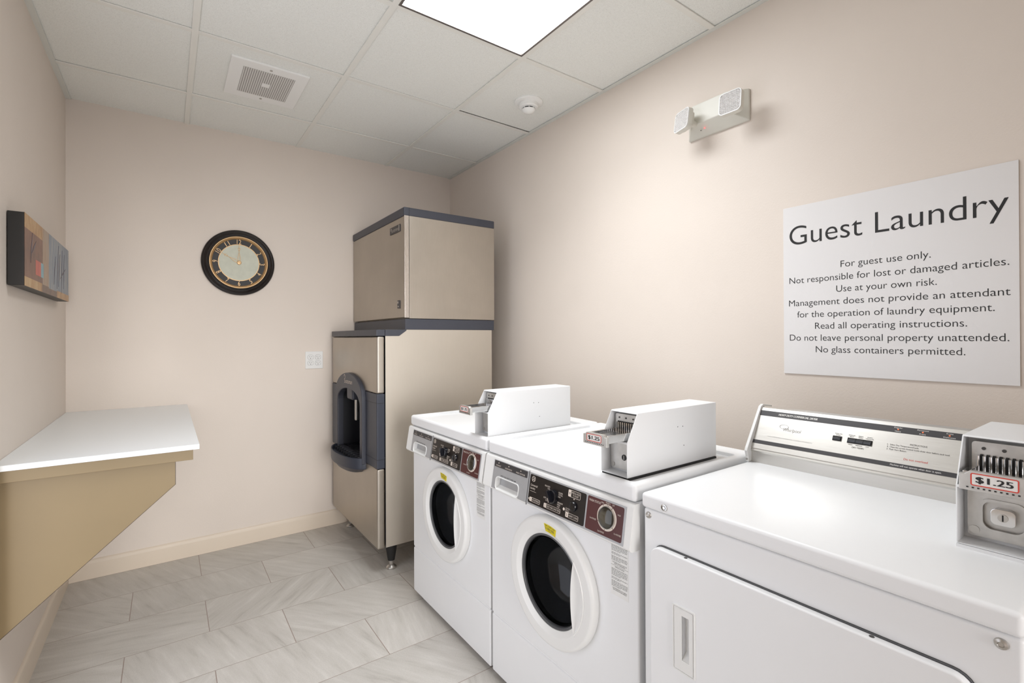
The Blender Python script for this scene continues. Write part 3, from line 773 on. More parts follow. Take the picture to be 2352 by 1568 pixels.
# ================================================================== WASHERS
def make_washer(loc, label):
    t = thing('washing_machine', label, 'washing machine', loc, RW, 'front-loading washers along the right wall')
    HXW = 0.343
    # cabinet with round opening
    b = BM(); box(b, -HXW, HXW, 0.0, 0.585, 0.243, 0.842, bev=0.006)
    c = BM(); cyl(c, (0.008, 0, 0.506), 0.168, -0.40, 0.05, seg=64); b = cut(b, c)
    box(b, -HXW + 0.004, HXW - 0.004, 0.004, 0.58, 0.03, 0.243)
    obj('cabinet', b, 'white', t)
    b = BM(); box(b, -HXW, HXW, 0.0, 0.03, 0.024, 0.2385, bev=0.006); obj('kick_panel', b, 'white', t)
    for sx in (-1, 1):
        for y in (0.04, 0.54):
            b = BM(); cyl(b, (sx * 0.30, y, 0), 0.018, 0.0, 0.03, 'z', 16); obj('foot', b, 'rubber', t)
    # lid
    b = BM(); box(b, -0.345, 0.345, -0.014, 0.590, 0.842, 0.891, bev=0.0125, seg=4)
    c = BM(); prism(c, rrect(-0.3245, 0.3245, 0.005, 0.505, 0.012, 6), 'z', 0.8795, 0.95)
    b = cut(b, c)
    es = [e for e in b.edges if all(v.co.z > 0.8905 and abs(v.co.x) < 0.3255 and 0.004 < v.co.y < 0.506 for v in e.verts) and len(e.link_faces) == 2 and e.calc_face_angle(0) > 1.2]
    bmesh.ops.bevel(b, geom=es, offset=0.003, segments=2, profile=0.5, affect='EDGES')
    lid = obj('top_lid', b, 'white', t, ang=40)
    b = BM()
    for k in range(26):
        x = -0.135 + k * 0.0075
        if k in (6, 11, 15, 20): continue
        box(b, x, x + 0.0048, 0.0165 + 0.0005 * (k % 2), 0.0215, 0.8793, 0.8803)
    obj('worn_lettering', b, 'inkfaint', lid, smooth=False, label='faint worn printing')
    # console
    b = BM()
    prof = [(0.004, 0.719), (-0.026, 0.719), (-0.034, 0.723), (-0.0375, 0.730), (-0.0205, 0.832), (-0.017, 0.8375), (-0.010, 0.8395), (0.004, 0.8395)]
    prism(b, prof, 'x', -0.345, 0.345, bev=0.0)
    th = math.atan2(0.0170, 0.102)
    K = Matrix.Translation((0, -0.0378, 0.730)) @ Matrix.Rotation(-th, 4, 'X')
    c = BM(); prism(c, rrect(-0.263, -0.128, 0.001, 0.045, 0.014, corners=(0, 0, 1, 1)), 'y', -0.02, 0.019, mx=K); b = cut(b, c)
    con = obj('control_console', b, 'whitep', t, ang=40)
    # detergent drawer
    b = BM(); prism(b, rect(-0.2865, -0.0835, 0.0005, 0.1005), 'y', -0.0012, 0.002, mx=K)
    c = BM(); prism(c, rrect(-0.263, -0.128, -0.01, 0.045, 0.014, corners=(0, 0, 1, 1)), 'y', -0.02, 0.02, mx=K); b = cut(b, c)
    dr = obj('detergent_drawer', b, 'silver', t, smooth=False, label='silver drawer front')
    b = BM(); ringplate(b, rrect(-0.2645, -0.1265, 0.0, 0.0465, 0.015), rrect(-0.2615, -0.1295, 0.0008, 0.0435, 0.012), -0.0030, 0.002, mx=K)
    prism(b, rrect(-0.2625, -0.1285, 0.001, 0.0445, 0.0135), 'y', 0.0178, 0.0188, mat=1, mx=K)
    prism(b, [(-0.0008, 0.0012), (0.0177, 0.0012), (0.0177, 0.0145)], 'x', -0.2625, -0.1285, mx=K)
    obj('drawer_pull', b, ['whitep', 'silver'], dr, label='white recessed pull')
    b = BM(); prism(b, rrect(-0.282, -0.0905, 0.077, 0.0985, 0.003), 'y', -0.0017, -0.001, mx=K); obj('drawer_strip', b, 'darkstrip', dr, smooth=False, label='dark label strip')
    b = BM()
    for x, s, wd in ((-0.257, 'DETERGENT', 0.030), (-0.196, 'LIQUID BLEACH', 0.040), (-0.127, 'FABRIC SOFTENER', 0.050)):
        text(b, s, x, 0.0805, 0.0045, w=wd, align='c', y=-0.0021, mx=K)
        prism(b, [(x - 0.003, 0.0905), (x + 0.003, 0.0905), (x, 0.0945)], 'y', -0.0021, -0.0018, mx=K)
    letters(b, 'cream', dr)
    b = BM(); text(b, 'SAFETY LOCK: SLIDE TO OPEN', -0.238, 0.0495, 0.0042, w=0.075, y=-0.0016, mx=K); prism(b, [(-0.160, 0.0507), (-0.152, 0.0507), (-0.152, 0.0495), (-0.147, 0.0515), (-0.152, 0.0535), (-0.152, 0.0522), (-0.160, 0.0522)], 'y', -0.0016, -0.0013, mx=K)
    letters(b, 'ink', dr)
    b = BM(); box(b, -0.0825, -0.0812, -0.0012, 0.002, -0.005, 0.104, mx=K); obj('seam', b, 'gasket', con, smooth=False)
    # overlay behind black and maroon panels
    b = BM(); prism(b, rect(-0.079, 0.3245, 0.0005, 0.1005), 'y', -0.0010, 0.002, mx=K); ov = obj('control_overlay', b, 'silver', t, smooth=False, label='silver overlay plate')
    b = BM(); prism(b, rrect(-0.074, 0.181, 0.006, 0.096, 0.005), 'y', -0.0016, -0.0009, mx=K); obj('black_panel', b, 'black', ov, smooth=False, label='black control field')
    b = BM(); prism(b, rrect(0.187, 0.318, 0.006, 0.096, 0.005), 'y', -0.0016, -0.0009, mx=K); obj('status_panel', b, 'maroon', ov, smooth=False, label='maroon wash status field')
    b = BM(); yt = -0.0020
    lathe(b, [(0.0088, -yt - .0003), (0.0088, -yt), (0.0078, -yt), (0.0078, -yt - .0003)], c=(-0.056, 0, 0.083), seg=28, close=True, mx=K)
    text(b, 'GE', -0.056, 0.0792, 0.0075, w=0.0112, align='c', y=yt, mx=K, slant=0.1)
    for k in range(4):
        a = PI / 4 + k * PI / 2; box(b, -0.0012, 0.0012, yt, yt + .0003, 0.0058, 0.008, mx=K @ Matrix.Translation((-0.056, 0, 0.083)) @ Matrix.Rotation(a, 4, 'Y'))
    text(b, 'Commercial', -0.068, 0.060, 0.0068, w=0.034, y=yt, mx=K, slant=0.2); text(b, 'Laundry', -0.068, 0.0505, 0.0068, w=0.024, y=yt, mx=K, slant=0.2)
    box(b, -0.068, -0.038, yt, yt + .0003, 0.0435, 0.0441, mx=K)
    def num(x0, x1, z0, z1, n, lines):
        outline(b, x0, x1, z0, z1, 0.003, 0.0009, yt, mx=K); k = 0.012
        prism(b, rrect(x0, x0 + k, z0, z1, 0.003), 'y', yt - .0001, yt + .0002, mx=K)
        text(b, n, x0 + k / 2, (z0 + z1) / 2 - 0.0035, 0.007, align='c', y=yt - 0.0004, mx=K, mat=1)
        hh = 0.0052; gap = 0.0075; nl = len(lines)
        for i, s in enumerate(lines):
            text(b, s, (x0 + k + x1) / 2, (z0 + z1) / 2 - hh / 2 + (nl - 1) * gap / 2 - i * gap, hh, w=(x1 - x0 - k - 0.005) * (1 if nl == 1 or i == 0 else 0.75), align='c', y=yt, mx=K)
    num(-0.066, -0.014, 0.012, 0.025, '1', ['ADD DETERGENT']); num(0.006, 0.082, 0.012, 0.025, '2', ['SELECT FABRIC (WASH TEMP.)'])
    num(0.105, 0.158, 0.012, 0.026, '3', ['INSERT COINS']); num(0.108, 0.158, 0.072, 0.092, '4', ['PRESS & HOLD', 'TO START'])
    prism(b, [(-0.072, 0.0185), (-0.068, 0.015), (-0.068, 0.022)], 'y', yt, yt + .0003, mx=K)
    for x, z, L, al in ((0.026, 0.075, ('DELICATES', 'COLD'), 'r'), (0.066, 0.069, ('COLORED', 'COTTONS', 'WARM'), 'l'), (0.020, 0.045, ('ALL', 'COTTONS', 'HOT'), 'r'), (0.066, 0.040, ('PERMANENT', 'PRESS', 'WARM'), 'l')):
        for i, s in enumerate(L): text(b, s, x, z - 0.0062 * i, 0.0042, w=0.0027 * len(s), align=al, y=yt, mx=K)
    cyl(b, (0.096, 0, 0.031), 0.0042, -yt - .0003, -yt, mx=K, seg=20)
    for i, s in enumerate(('COLD RINSE', 'FOR ALL', 'SETTINGS')): text(b, s, 0.103, 0.0345 - 0.0052 * i, 0.0036, w=0.0022 * len(s), y=yt, mx=K)
    prism(b, [(0.131, 0.070), (0.137, 0.070), (0.134, 0.0665)], 'y', yt, yt + .0003, mx=K)
    text(b, 'WASH STATUS', 0.193, 0.083, 0.0062, w=0.043, y=yt, mx=K)
    cx, cz, R = 0.262, 0.055, 0.0345
    for a0, a1 in ((62, 83), (86, 92), (95, 118), (121, 207), (210, 262), (265, 316), (319, 360 + 59)):
        n = max(3, int((a1 - a0) / 6)); A = [math.radians(a0 + (a1 - a0) * i / n) for i in range(n + 1)]
        prism(b, [(cx + R * math.cos(a), cz + R * math.sin(a)) for a in A] + [(cx + (R - 0.005) * math.cos(a), cz + (R - 0.005) * math.sin(a)) for a in A[::-1]], 'y', yt, yt + .0003, mx=K)
    for s, x, z, al in (('SPIN', 0.248, 0.0885, 'r'), ('FINISH', 0.262, 0.0930, 'c'), ('OFF', 0.277, 0.0910, 'l'), ('WASH', 0.298, 0.072, 'l'), ('1st RINSE', 0.292, 0.022, 'l'), ('2nd RINSE', 0.258, 0.0125, 'r'), ('3rd RINSE', 0.225, 0.038, 'r')):
        text(b, s, x, z - (0.001 if al != 'c' else 0.0022), 0.0042, w=0.0026 * len(s), align=al, y=yt, mx=K)
    letters(b, ['cream', 'black'], ov)
    b = BM(); lathe(b, [(0.030, 0.0012), (0.030, 0.005), (0.0285, 0.006), (0.0275, 0.005), (0.0275, 0.001)], c=(cx, 0, cz), mx=K, close=True); lathe(b, [(0.0278, 0.0022), (0, 0.0022)], c=(cx, 0, cz), mx=K, mat=1)
    dl = obj('status_dial', b, ['chrome', 'dialface'], t, label='round status dial behind a clear dome')
    b = BM(); lathe(b, [(0.0274, 0.004), (0.022, 0.0075), (0.012, 0.0100), (0, 0.0108), (0, 0.0098), (0.012, 0.0090), (0.022, 0.0065), (0.0270, 0.0032)], c=(cx, 0, cz), mx=K); obj('dial_window', b, 'dialglass', dl)
    # knob and button
    b = BM(); kx, kz = 0.0455, 0.0535
    lathe(b, [(0, 0.001), (0.0215, 0.001), (0.0205, 0.012), (0.018, 0.0145), (0, 0.0145)], c=(kx, 0, kz), seg=40, mx=K)
    prism(b, rrect(-0.0185, 0.0185, -0.0045, 0.0045, 0.003), 'y', -0.028, -0.010, bev=0.0015, mx=K @ Matrix.Translation((kx, 0, kz)) @ Matrix.Rotation(math.radians(58), 4, 'Y'))
    kb = obj('selector_knob', b, 'knob', t, label='black selector knob')
    b = BM(); box(b, 0.004, 0.017, -0.0286, -0.0278, -0.0006, 0.0006, mx=K @ Matrix.Translation((kx, 0, kz)) @ Matrix.Rotation(math.radians(58), 4, 'Y')); obj('pointer_mark', b, 'cream', kb, smooth=False)
    b = BM(); lathe(b, [(0, 0.001), (0.0145, 0.001), (0.0145, 0.006), (0.0125, 0.009), (0.011, 0.0075), (0, 0.0065)], c=(0.1345, 0, 0.049), seg=36, mx=K); obj('start_button', b, 'knob', t, label='round black start button')
    # door
    dc = (0.008, 0, 0.506)
    b = BM(); lathe(b, [(0.163, 0.0), (0.196, 0.0), (0.1985, 0.004), (0.1985, 0.016), (0.1970, 0.022), (0.1935, 0.0255), (0.1895, 0.0270), (0.1870, 0.0272), (0.1605, 0.0272), (0.1585, 0.0262), (0.1428, 0.017), (0.142, 0.014), (0.142, -0.006), (0.163, -0.006)], c=dc, seg=96, close=True)
    dr = obj('door', b, 'whitep', t, ang=40, label='round white door ring')
    b = BM(); lathe(b, [(0.1425, 0.0155), (0.140, 0.0165), (0.1385, 0.0145), (0.136, 0.0160), (0.134, 0.013), (0.134, -0.012), (0.1425, -0.012)], c=dc, seg=128, close=True); obj('glass_seal', b, 'gasket', dr, ang=50)
    gi = [(0.1290, 0.010), (0.1285, -0.015), (0.124, -0.050), (0.110, -0.080), (0.085, -0.102), (0.045, -0.114), (0, -0.117)]
    go = [(r + 0.004 if r > 0.05 else r, d - 0.004) for r, d in gi]
    b = BM(); lathe(b, [go[0]] + gi + go[::-1], c=dc, seg=128); bmesh.ops.remove_doubles(b, verts=b.verts, dist=1e-5); bmesh.ops.recalc_face_normals(b, faces=b.faces); g = obj('door_glass', b, 'glass', dr, ang=60, label='dark bowl-shaped glass', wn=False)
    b = BM(); lathe(b, [(0.155, -0.02), (0.165, -0.03), (0.225, -0.06), (0.225, -0.36), (0, -0.37)], c=dc, seg=64); obj('drum', b, 'drum', t, label='dark steel drum')
    # hand pull: dished plate right of a slightly bowed edge
    b = BM(); N1, N2 = 24, 10; G = []
    Rr = 0.163
    for i in range(N1 + 1):
        q_ = -1 + 2 * i / N1; zz = 0.1115 * q_
        xe = 0.1085 + 0.0115 * q_ * q_; xo = max(math.sqrt(Rr * Rr - zz * zz), xe + 0.0004)
        row = []
        for j in range(N2 + 1):
            q = j / N2; wdt = min(1.0, (xo - xe) / 0.03)
            row.append(b.verts.new((dc[0] + xe + (xo - xe) * q, -(0.0278 - 0.0095 * wdt * math.sin(PI * q) ** 1.2), dc[2] + zz)))
        G.append(row)
    for i in range(N1):
        for j in range(N2): b.faces.new((G[i][j], G[i][j + 1], G[i + 1][j + 1], G[i + 1][j]))
    bmesh.ops.recalc_face_normals(b, faces=b.faces)
    bmesh.ops.solidify(b, geom=b.faces[:], thickness=0.003)
    obj('hand_pull', b, 'whitep', dr, ang=60, label='white dished hand pull')
    # stickers
    b = BM(); a = [math.radians(94 + (75.5 - 94) * i / 8) for i in range(9)]; a2 = [math.radians(91.5 + (75.0 - 91.5) * i / 8) for i in range(9)]
    prism(b, [(dc[0] + 0.1805 * math.cos(q), dc[2] + 0.1805 * math.sin(q)) for q in a] + [(dc[0] + 0.1575 * math.cos(q), dc[2] + 0.1575 * math.sin(q)) for q in a2[::-1]], 'y', -0.0277, -0.0270)
    st = obj('caution_sticker', b, 'yellow', dr, smooth=False, label='yellow warning sticker')
    b = BM()
    for r, n in ((0.1772, 15), (0.1748, 14), (0.1702, 15), (0.1678, 13), (0.1654, 14), (0.1615, 5)):
        for k in range(n):
            q = math.radians(92.0 - 15.5 * (k + (15 - n) / 2) / 15)
            if (k * 7 + int(r * 10000)) % 6 == 0: continue
            m4 = Matrix.Translation((dc[0] + r * math.cos(q), 0, dc[2] + r * math.sin(q))) @ Matrix.Rotation(PI / 2 - q, 4, 'Y')
            box(b, -0.0012, 0.0012, -0.0281, -0.0276, -0.0005, 0.0005, mx=m4)
    obj('sticker_print', b, 'inkgrey', st, smooth=False)
    b = BM(); flat(b, rect(0.250, 0.310, 0.568, 0.716), -0.0006, th=0.0008); lb = obj('instruction_label', b, 'whitep', t, smooth=False, label='printed instruction label')
    b = BM(); z = 0.7065; y = -0.0010; rnd = random.Random(3)
    def para(n, z):
        for i in range(n):
            x = 0.252
            end = 0.307 if i < n - 1 else 0.283
            while x < end:
                wd = rnd.uniform(0.003, 0.009); wd = min(wd, end - x)
                box(b, x, x + wd, y, y + 0.0003, z, z + 0.0010); x += wd + 0.0016
            z -= 0.0034
        return z - 0.0030
    text(b, 'WARNING TO CUSTOMERS', 0.252, z, 0.0032, w=0.055, y=y); z = para(5, z - 0.004); z = para(2, z); z = para(4, z)
    text(b, 'MACHINE SHOULD NOT BE', 0.280, z, 0.0028, w=0.050, align='c', y=y); text(b, 'USED BY CHILDREN', 0.280, z - 0.004, 0.0028, w=0.038, align='c', y=y); box(b, 0.250, 0.310, y, y + 0.0003, z - 0.0072, z - 0.0068); z -= 0.0125
    text(b, 'PRECAUCION', 0.280, z, 0.0032, w=0.032, align='c', y=y); z = para(6, z - 0.005); z = para(2, z); z = para(5, z)
    text(b, 'LAS MAQUINAS NO DEBEN', 0.280, z, 0.0028, w=0.050, align='c', y=y); text(b, 'SER USADAS POR NIÑOS', 0.280, z - 0.004, 0.0028, w=0.046, align='c', y=y)
    obj('label_print', b, 'inkmid', lb, smooth=False)
    return t
W1, W2 = (-0.845, -1.4915, 0), (-0.845, -2.1895, 0)
wm = make_washer(W1, 'white front-loading washer standing beside the ice dispenser')
dup(wm, W2, 'white front-loading washer standing between the other washer and the dryer')

# ================================================================== COIN BOXES
def make_coin_box(name, loc, label, k=1.0, ext=0.07, white_base=False, D=0.430):
    t = thing(name, label, 'coin box', loc, RW, 'coin boxes on the machines')
    hw, hk, ht, sx = 0.049 * k, 0.095 * k, 0.174 * k, 0.044 * k
    th = 0.0025; g = 0.006
    prof = [(0, g), (0, g + hk), (sx, g + ht), (D, g + ht), (D, g)]
    b = BM(); prism(b, prof, 'x', -hw, hw, bev=0.0025, seg=2)
    c = BM(); prism(c, [(-0.05, g + hk), (-0.05, g + ht + .05), (sx - 0.003, g + ht - th * 1.4), (0.075 * k, g + ht - th * 1.4), (0.075 * k, g + hk + th - 0.0005), (0.0, g + hk + th - 0.0005)], 'x', -hw + th, hw - th); b = cut(b, c)
    c = BM(); prism(c, [(-0.02, g + th), (-0.02, g + hk - th), (0.045 * k, g + hk - th), (0.045 * k, g + th)], 'x', -hw + th, hw - th); b = cut(b, c)
    hs = obj('housing', b, 'box_white', t, ang=30)
    b = BM()
    if not white_base: box(b, -hw + 0.001, hw + 0.002, 0.004, D - 0.004, 0.0, g)
    else: box(b, -hw + 0.0005, hw + 0.0015, -0.001, D, 0.0, g)
    obj('base_gasket', b, 'box_white' if white_base else 'rubber', t, smooth=False, label='white base plate' if white_base else 'black base gasket')
    # coin mechanism face
    fz0, fz1 = g + hk + 0.006 * k, g + ht - 0.010 * k
    b = BM(); prism(b, rrect(-hw + 0.010 * k, hw - 0.008 * k, fz0, fz1, 0.006 * k), 'y', 0.052 * k, 0.076 * k, bev=0.001)
    for x in (-0.024, 0.0, 0.026): cyl(b, (x * k, 0, fz1 - 0.011 * k), 0.0026 * k, -0.052 * k, -0.0505 * k, mat=1, seg=14)
    fp = obj('slide_faceplate', b, ['castmetal', 'inkgrey'], t, label='cast metal coin slide face')
    b = BM()
    zc = g + hk + 0.026 * k
    for i in range(9):
        x = (-0.030 + 0.0075 * i) * k
        cyl(b, (x, 0, 0), 0.0022 * k, -0.006 * k, 0.020 * k, 'z', 10, mx=Matrix.Translation((0, 0.046 * k, zc)))
    for i in range(8):
        x = (-0.02625 + 0.0075 * i) * k
        box(b, x - 0.0016 * k, x + 0.0016 * k, 0.0485 * k, 0.0525 * k, zc - 0.004 * k, zc + 0.022 * k, mat=1)
    obj('slot_comb', b, ['chrome', 'rubber'], fp, label='row of eight coin slots')
    # slide tray
    zt0, zt1 = g + hk + 0.010 * k, g + hk + 0.027 * k
    b = BM(); box(b, -0.034 * k, 0.034 * k, -ext + 0.004, 0.054 * k, zt0 + 0.004 * k, zt1 - 0.006 * k, bev=0.001)
    for x in (-0.036, 0.036): box(b, (x - 0.004) * k, (x + 0.004) * k, -ext + 0.002, 0.054 * k, zt0 - 0.004 * k, zt1, bev=0.001)
    for i in range(8):
        x = (-0.02625 + 0.0075 * i) * k; box(b, x - 0.0012 * k, x + 0.0012 * k, -ext + 0.02, 0.02, zt1 - 0.0063 * k, zt1 - 0.0057 * k, mat=1)
    sl_ = obj('coin_slide', b, ['chrome', 'inkgrey'], t, label='chrome coin slide')
    b = BM(); lz0, lz1 = g + hk - 0.002 * k, g + hk + 0.030 * k
    prism(b, [(-0.043 * k, lz0), (0.043 * k, lz0), (0.043 * k, lz1 - 0.006 * k), (0.036 * k, lz1 - 0.006 * k), (0.030 * k, lz1), (-0.030 * k, lz1), (-0.036 * k, lz1 - 0.006 * k), (-0.043 * k, lz1 - 0.006 * k)], 'y', -ext - 0.006 * k, -ext + 0.004, bev=0.0012)
    obj('slide_handle', b, 'castmetal', sl_, label='metal slide front')
    b = BM(); yl = -ext - 0.0066 * k
    prism(b, rrect(-0.029 * k, 0.025 * k, lz0 + 0.009 * k, lz1 - 0.003 * k, 0.003 * k), 'y', yl, yl + 0.0008)
    outline(b, -0.029 * k, 0.025 * k, lz0 + 0.009 * k, lz1 - 0.003 * k, 0.003 * k, 0.0016 * k, yl - 0.0003, 1)
    text(b, '$1.25', -0.002 * k, lz0 + 0.0145 * k, 0.0095 * k, w=0.041 * k, align='c', y=yl - 0.0004, mat=2, bold=0.0006 * k, res=8)
    for i in range(11): box(b, (-0.034 + 0.0064 * i) * k, (-0.0315 + 0.0064 * i) * k, yl - 0.0002, yl + 0.0008, lz0 + 0.0045 * k, lz0 + 0.0065 * k, mat=2)
    obj('price_label', b, ['paper', 'redink', 'ink'], sl_, smooth=False, label='white price label with red border')
    # lock compartment
    b = BM(); z0, z1 = g + 0.010 * k, g + hk - 0.008 * k; yl = 0.034 * k
    prism(b, rrect(-hw + 0.008 * k, hw - 0.005 * k, z0, z1, 0.004 * k), 'y', yl, 0.046 * k)
    zc = (z0 + z1) / 2
    if white_base:
     c = BM(); prism(c, rrect(-0.024 * k, 0.026 * k, zc - 0.024 * k, zc + 0.024 * k, 0.013 * k), 'y', yl - 0.01, yl + 0.006 * k); b = cut(b, c)
    lk = obj('lock_plate', b, 'castmetal', t, label='cast metal lock plate')
    if white_base:
        b = BM(); ringplate(b, rrect(-0.0265 * k, 0.0285 * k, zc - 0.0265 * k, zc + 0.0265 * k, 0.014 * k, 6), rrect(-0.0225 * k, 0.0245 * k, zc - 0.0225 * k, zc + 0.0225 * k, 0.012 * k, 6), yl - 0.002 * k, yl + 0.003); obj('recess_rim', b, 'castmetal', lk)
    b = BM(); cyl(b, (-0.033 * k, 0, z0 + 0.010 * k), 0.0065 * k, -yl, -yl + 0.0015, seg=24); obj('rivet', b, 'satin', lk)
    if white_base:
        b = BM(); prism(b, rrect(-0.0135 * k, 0.0155 * k, zc - 0.013 * k, zc + 0.013 * k, 0.007 * k), 'y', yl - 0.0035 * k, yl + 0.006 * k, bev=0.0018 * k)
        lo = obj('lock', b, 'chrome', t, label='chrome barrel lock')
        b = BM(); cyl(b, (0.001 * k, 0, zc), 0.0062 * k, -yl + 0.003 * k, -yl + 0.0048 * k, seg=24); box(b, 0.0001 * k, 0.0019 * k, yl - 0.0052 * k, yl - 0.0046 * k, zc - 0.005 * k, zc + 0.005 * k, mat=1); obj('keyhole', b, ['satin', 'rubber'], lo)
    else:
        b = BM(); cyl(b, (0.008, 0, zc - 0.004), 0.0085, -yl - 0.001, -yl + 0.0012, seg=24, bev=0.0006); lo = obj('lock', b, 'rubber', t, label='black key lock')
        b = BM(); box(b, 0.0070, 0.0090, yl - 0.0018, yl - 0.0011, zc - 0.010, zc + 0.002); obj('keyhole', b, 'satin', lo, smooth=False)
    for y, z in () if white_base else ((0.225, 0.117), (0.250, 0.116), (0.255, 0.058)):
        b = BM(); cyl(b, (0, 0, 0), 0.0017, -0.001, 0.0004, 'z', 10, mx=Matrix.Translation((hw, y, g + z)) @ Matrix.Rotation(PI / 2, 4, 'Y')); obj('rivet_hole', b, 'gasket', hs, smooth=False)
    if white_base:
        b = BM(); lathe(b, [(0, 0), (0.014, 0), (0.014, 0.004), (0.011, 0.007), (0.010, 0.010), (0, 0.011)], 'z', (0.019, 0.235, g + ht), 24); obj('top_lock', b, 'chrome', t)
    return t
cb = make_coin_box('coin_box', (-0.8345, -1.7605, 0.8795), 'white coin box on the washer beside the ice dispenser')
dup(cb, (-0.820, -2.428, 0.8795), 'white coin box on the washer next to the dryer')
make_coin_box('coin_box', (-0.630, -3.155, 0.876), 'white coin box on the dryer, cut by the right edge', 1.14, 0.004, True, 0.288)

# ================================================================== DRYER
t = thing('tumble_dryer', 'wide white commercial dryer with a brushed metal control panel and square door, nearest the viewer', 'dryer', (-0.845, -2.883, 0), RW)
HD = 0.333
b = BM(); box(b, -HD, HD, 0.0, 0.66, 0.02, 0.8365, bev=0.007); obj('cabinet', b, 'white', t)
b = BM(); box(b, -HD - 0.001, HD + 0.001, -0.009, 0.665, 0.8385, 0.876, bev=0.009, seg=4); obj('top_panel', b, 'white', t)
for sx in (-1, 1):
    for y in (0.05, 0.6):
        b = BM(); cyl(b, (sx * 0.28, y, 0), 0.02, 0, 0.022, 'z', 16); obj('foot', b, 'rubber', t)
for x in (-0.3175, 0.309):
    b = BM(); lathe(b, [(0, 0), (0.0085, 0), (0.0075, 0.003), (0.004, 0.005), (0.003, 0.0035), (0, 0.0035)], c=(x, 0, 0.820), seg=20); obj('screw', b, 'satin', t, label='domed metal screw')
b = BM(); cyl(b, (-0.2640, 0, 0.8555), 0.0085, 0.008, 0.0125, bev=0.0015); lathe(b, [(0.0055, 0.0125), (0.0055, 0.0130), (0.0042, 0.0130), (0.0042, 0.0125)], c=(-0.2640, 0, 0.8555), seg=20, close=True, mat=1); obj('lid_lock', b, ['chrome', 'inkgrey'], t, label='round tubular key lock')
b = BM(); prism(b, rrect(-0.301, 0.286, 0.150, 0.7585, 0.030, 6), 'y', -0.0004, 0.002); obj('door_gap', b, 'gasket', t, smooth=False)
b = BM(); prism(b, rrect(-0.299, 0.284, 0.155, 0.7565, 0.028, 6), 'y', -0.021, -0.0035, bev=0.006, seg=3)
c = BM(); prism(c, rect(-0.2085, -0.189, 0.521, 0.624), 'y', -0.05, -0.0065); b = cut(b, c)
dd = obj('door', b, 'white', t, ang=30)
b = BM(); prism(b, rrect(-0.300, 0.285, 0.154, 0.7575, 0.029, 6), 'y', -0.0036, -0.0003); obj('door_liner', b, 'gasket', dd, smooth=False)
b = BM(); A = rrect(-0.232, -0.1745, 0.492, 0.644, 0.002, 2); Bq = rrect(-0.2085, -0.189, 0.521, 0.624, 0.001, 2)
ringplate(b, A, rrect(-0.2295, -0.177, 0.4945, 0.6415, 0.002, 2), -0.0245, -0.02); ringplate(b, rrect(-0.2275, -0.179, 0.4965, 0.6395, 0.002, 2), Bq, -0.0240, -0.02); ringplate(b, rrect(-0.2295, -0.177, 0.4945, 0.6415, 0.002, 2), rrect(-0.2275, -0.179, 0.4965, 0.6395, 0.002, 2), -0.0225, -0.02)
box(b, -0.2085, -0.189, -0.0072, -0.0064, 0.521, 0.624); prism(b, [(-0.0215, 0.521), (-0.007, 0.521), (-0.007, 0.536)], 'x', -0.2084, -0.1891)
obj('door_handle', b, 'whitep', dd, ang=30, label='white recessed handle')
for x in (-0.204, 0.155):
    b = BM(); cyl(b, (x, 0, 0), 0.004, 0, 0.0016, 'z', 14, mx=Matrix.Translation((0, -0.012, 0.7555))); obj('bumper', b, 'inkgrey', dd)
# control panel housing
kk = (0.073, 0.125); Ln = math.hypot(*kk); up = (kk[0] / Ln, kk[1] / Ln)
top = (0.512 + up[0] * 0.146, 0.915 + up[1] * 0.146)
XL, XR = -0.325, 0.333
b = BM(); prism(b, [(0.516, 0.876), (0.516, 0.908), (0.5125, 0.9135), top, (top[0] + 0.012, top[1] + 0.004), (top[0] + 0.06, top[1] - 0.004), (top[0] + 0.07, 0.876)], 'x', XL, XR)
hs = obj('control_housing', b, 'alu', t, smooth=False, label='brushed aluminium control housing')
for s, x0, x1 in ((-1, XL - 0.009, XL), (1, XR - 0.009, XR)):
    b = BM(); prism(b, [(0.498, 0.8765), (0.498, 0.893), (0.490, 0.913), (0.494, 0.922), (top[0] - 0.006, top[1] + 0.004), (top[0] + 0.008, top[1] + 0.010), (top[0] + 0.065, top[1] + 0.002), (top[0] + 0.075, 0.8765)], 'x', x0, x1 + 0.0005, bev=0.002)
    ec = obj('end_cap', b, 'whitep', t, label='white plastic end cap')
    if s < 0:
        b = BM(); cyl(b, (x0 + 0.0045, 0, 0.886), 0.0032, -0.498, -0.4965, seg=12); obj('screw', b, 'satin', ec)
ang = math.atan2(kk[0], kk[1])
K = Matrix.Translation((0, 0.512, 0.915)) @ Matrix.Rotation(-ang, 4, 'X')
# rotate so that local z climbs the slanted face
b = BM(); prism(b, rect(XL, XR - 0.009, 0.006, 0.141), 'y', -0.0012, 0.001, mx=K); fp = obj('control_panel', b, 'alu', t, smooth=False, label='brushed aluminium control panel')
b = BM(); prism(b, rect(XL, XR - 0.009, 0.118, 0.1355), 'y', -0.0017, -0.001, mx=K); prism(b, rect(XL, XR - 0.009, 0.0228, 0.0345), 'y', -0.0017, -0.001, mx=K); obj('dark_bands', b, 'darkstrip', fp, smooth=False, label='two dark grey bands')
b = BM(); yt = -0.0021
text(b, 'HEAVY DUTY COMMERCIAL DRYER', -0.268, 0.1235, 0.0062, w=0.109, y=yt, mx=K, slant=0.2, bold=0.0003)
text(b, 'Machine will not operate when door is open.', 0.028, 0.0268, 0.0045, w=0.100, y=yt, mx=K)
for x, s0, s1 in ((0.032, 'Regular', 'Heavy'), (0.082, 'Permanent', 'Press'), (0.133, 'Knits', 'Delicates')):
    text(b, s0, x, 0.1300, 0.0032, w=0.0025 * len(s0), align='c', y=yt, mx=K); text(b, s1, x, 0.1200, 0.0032, w=0.0025 * len(s1), align='c', y=yt, mx=K)
letters(b, 'paper', fp, label='white lettering')
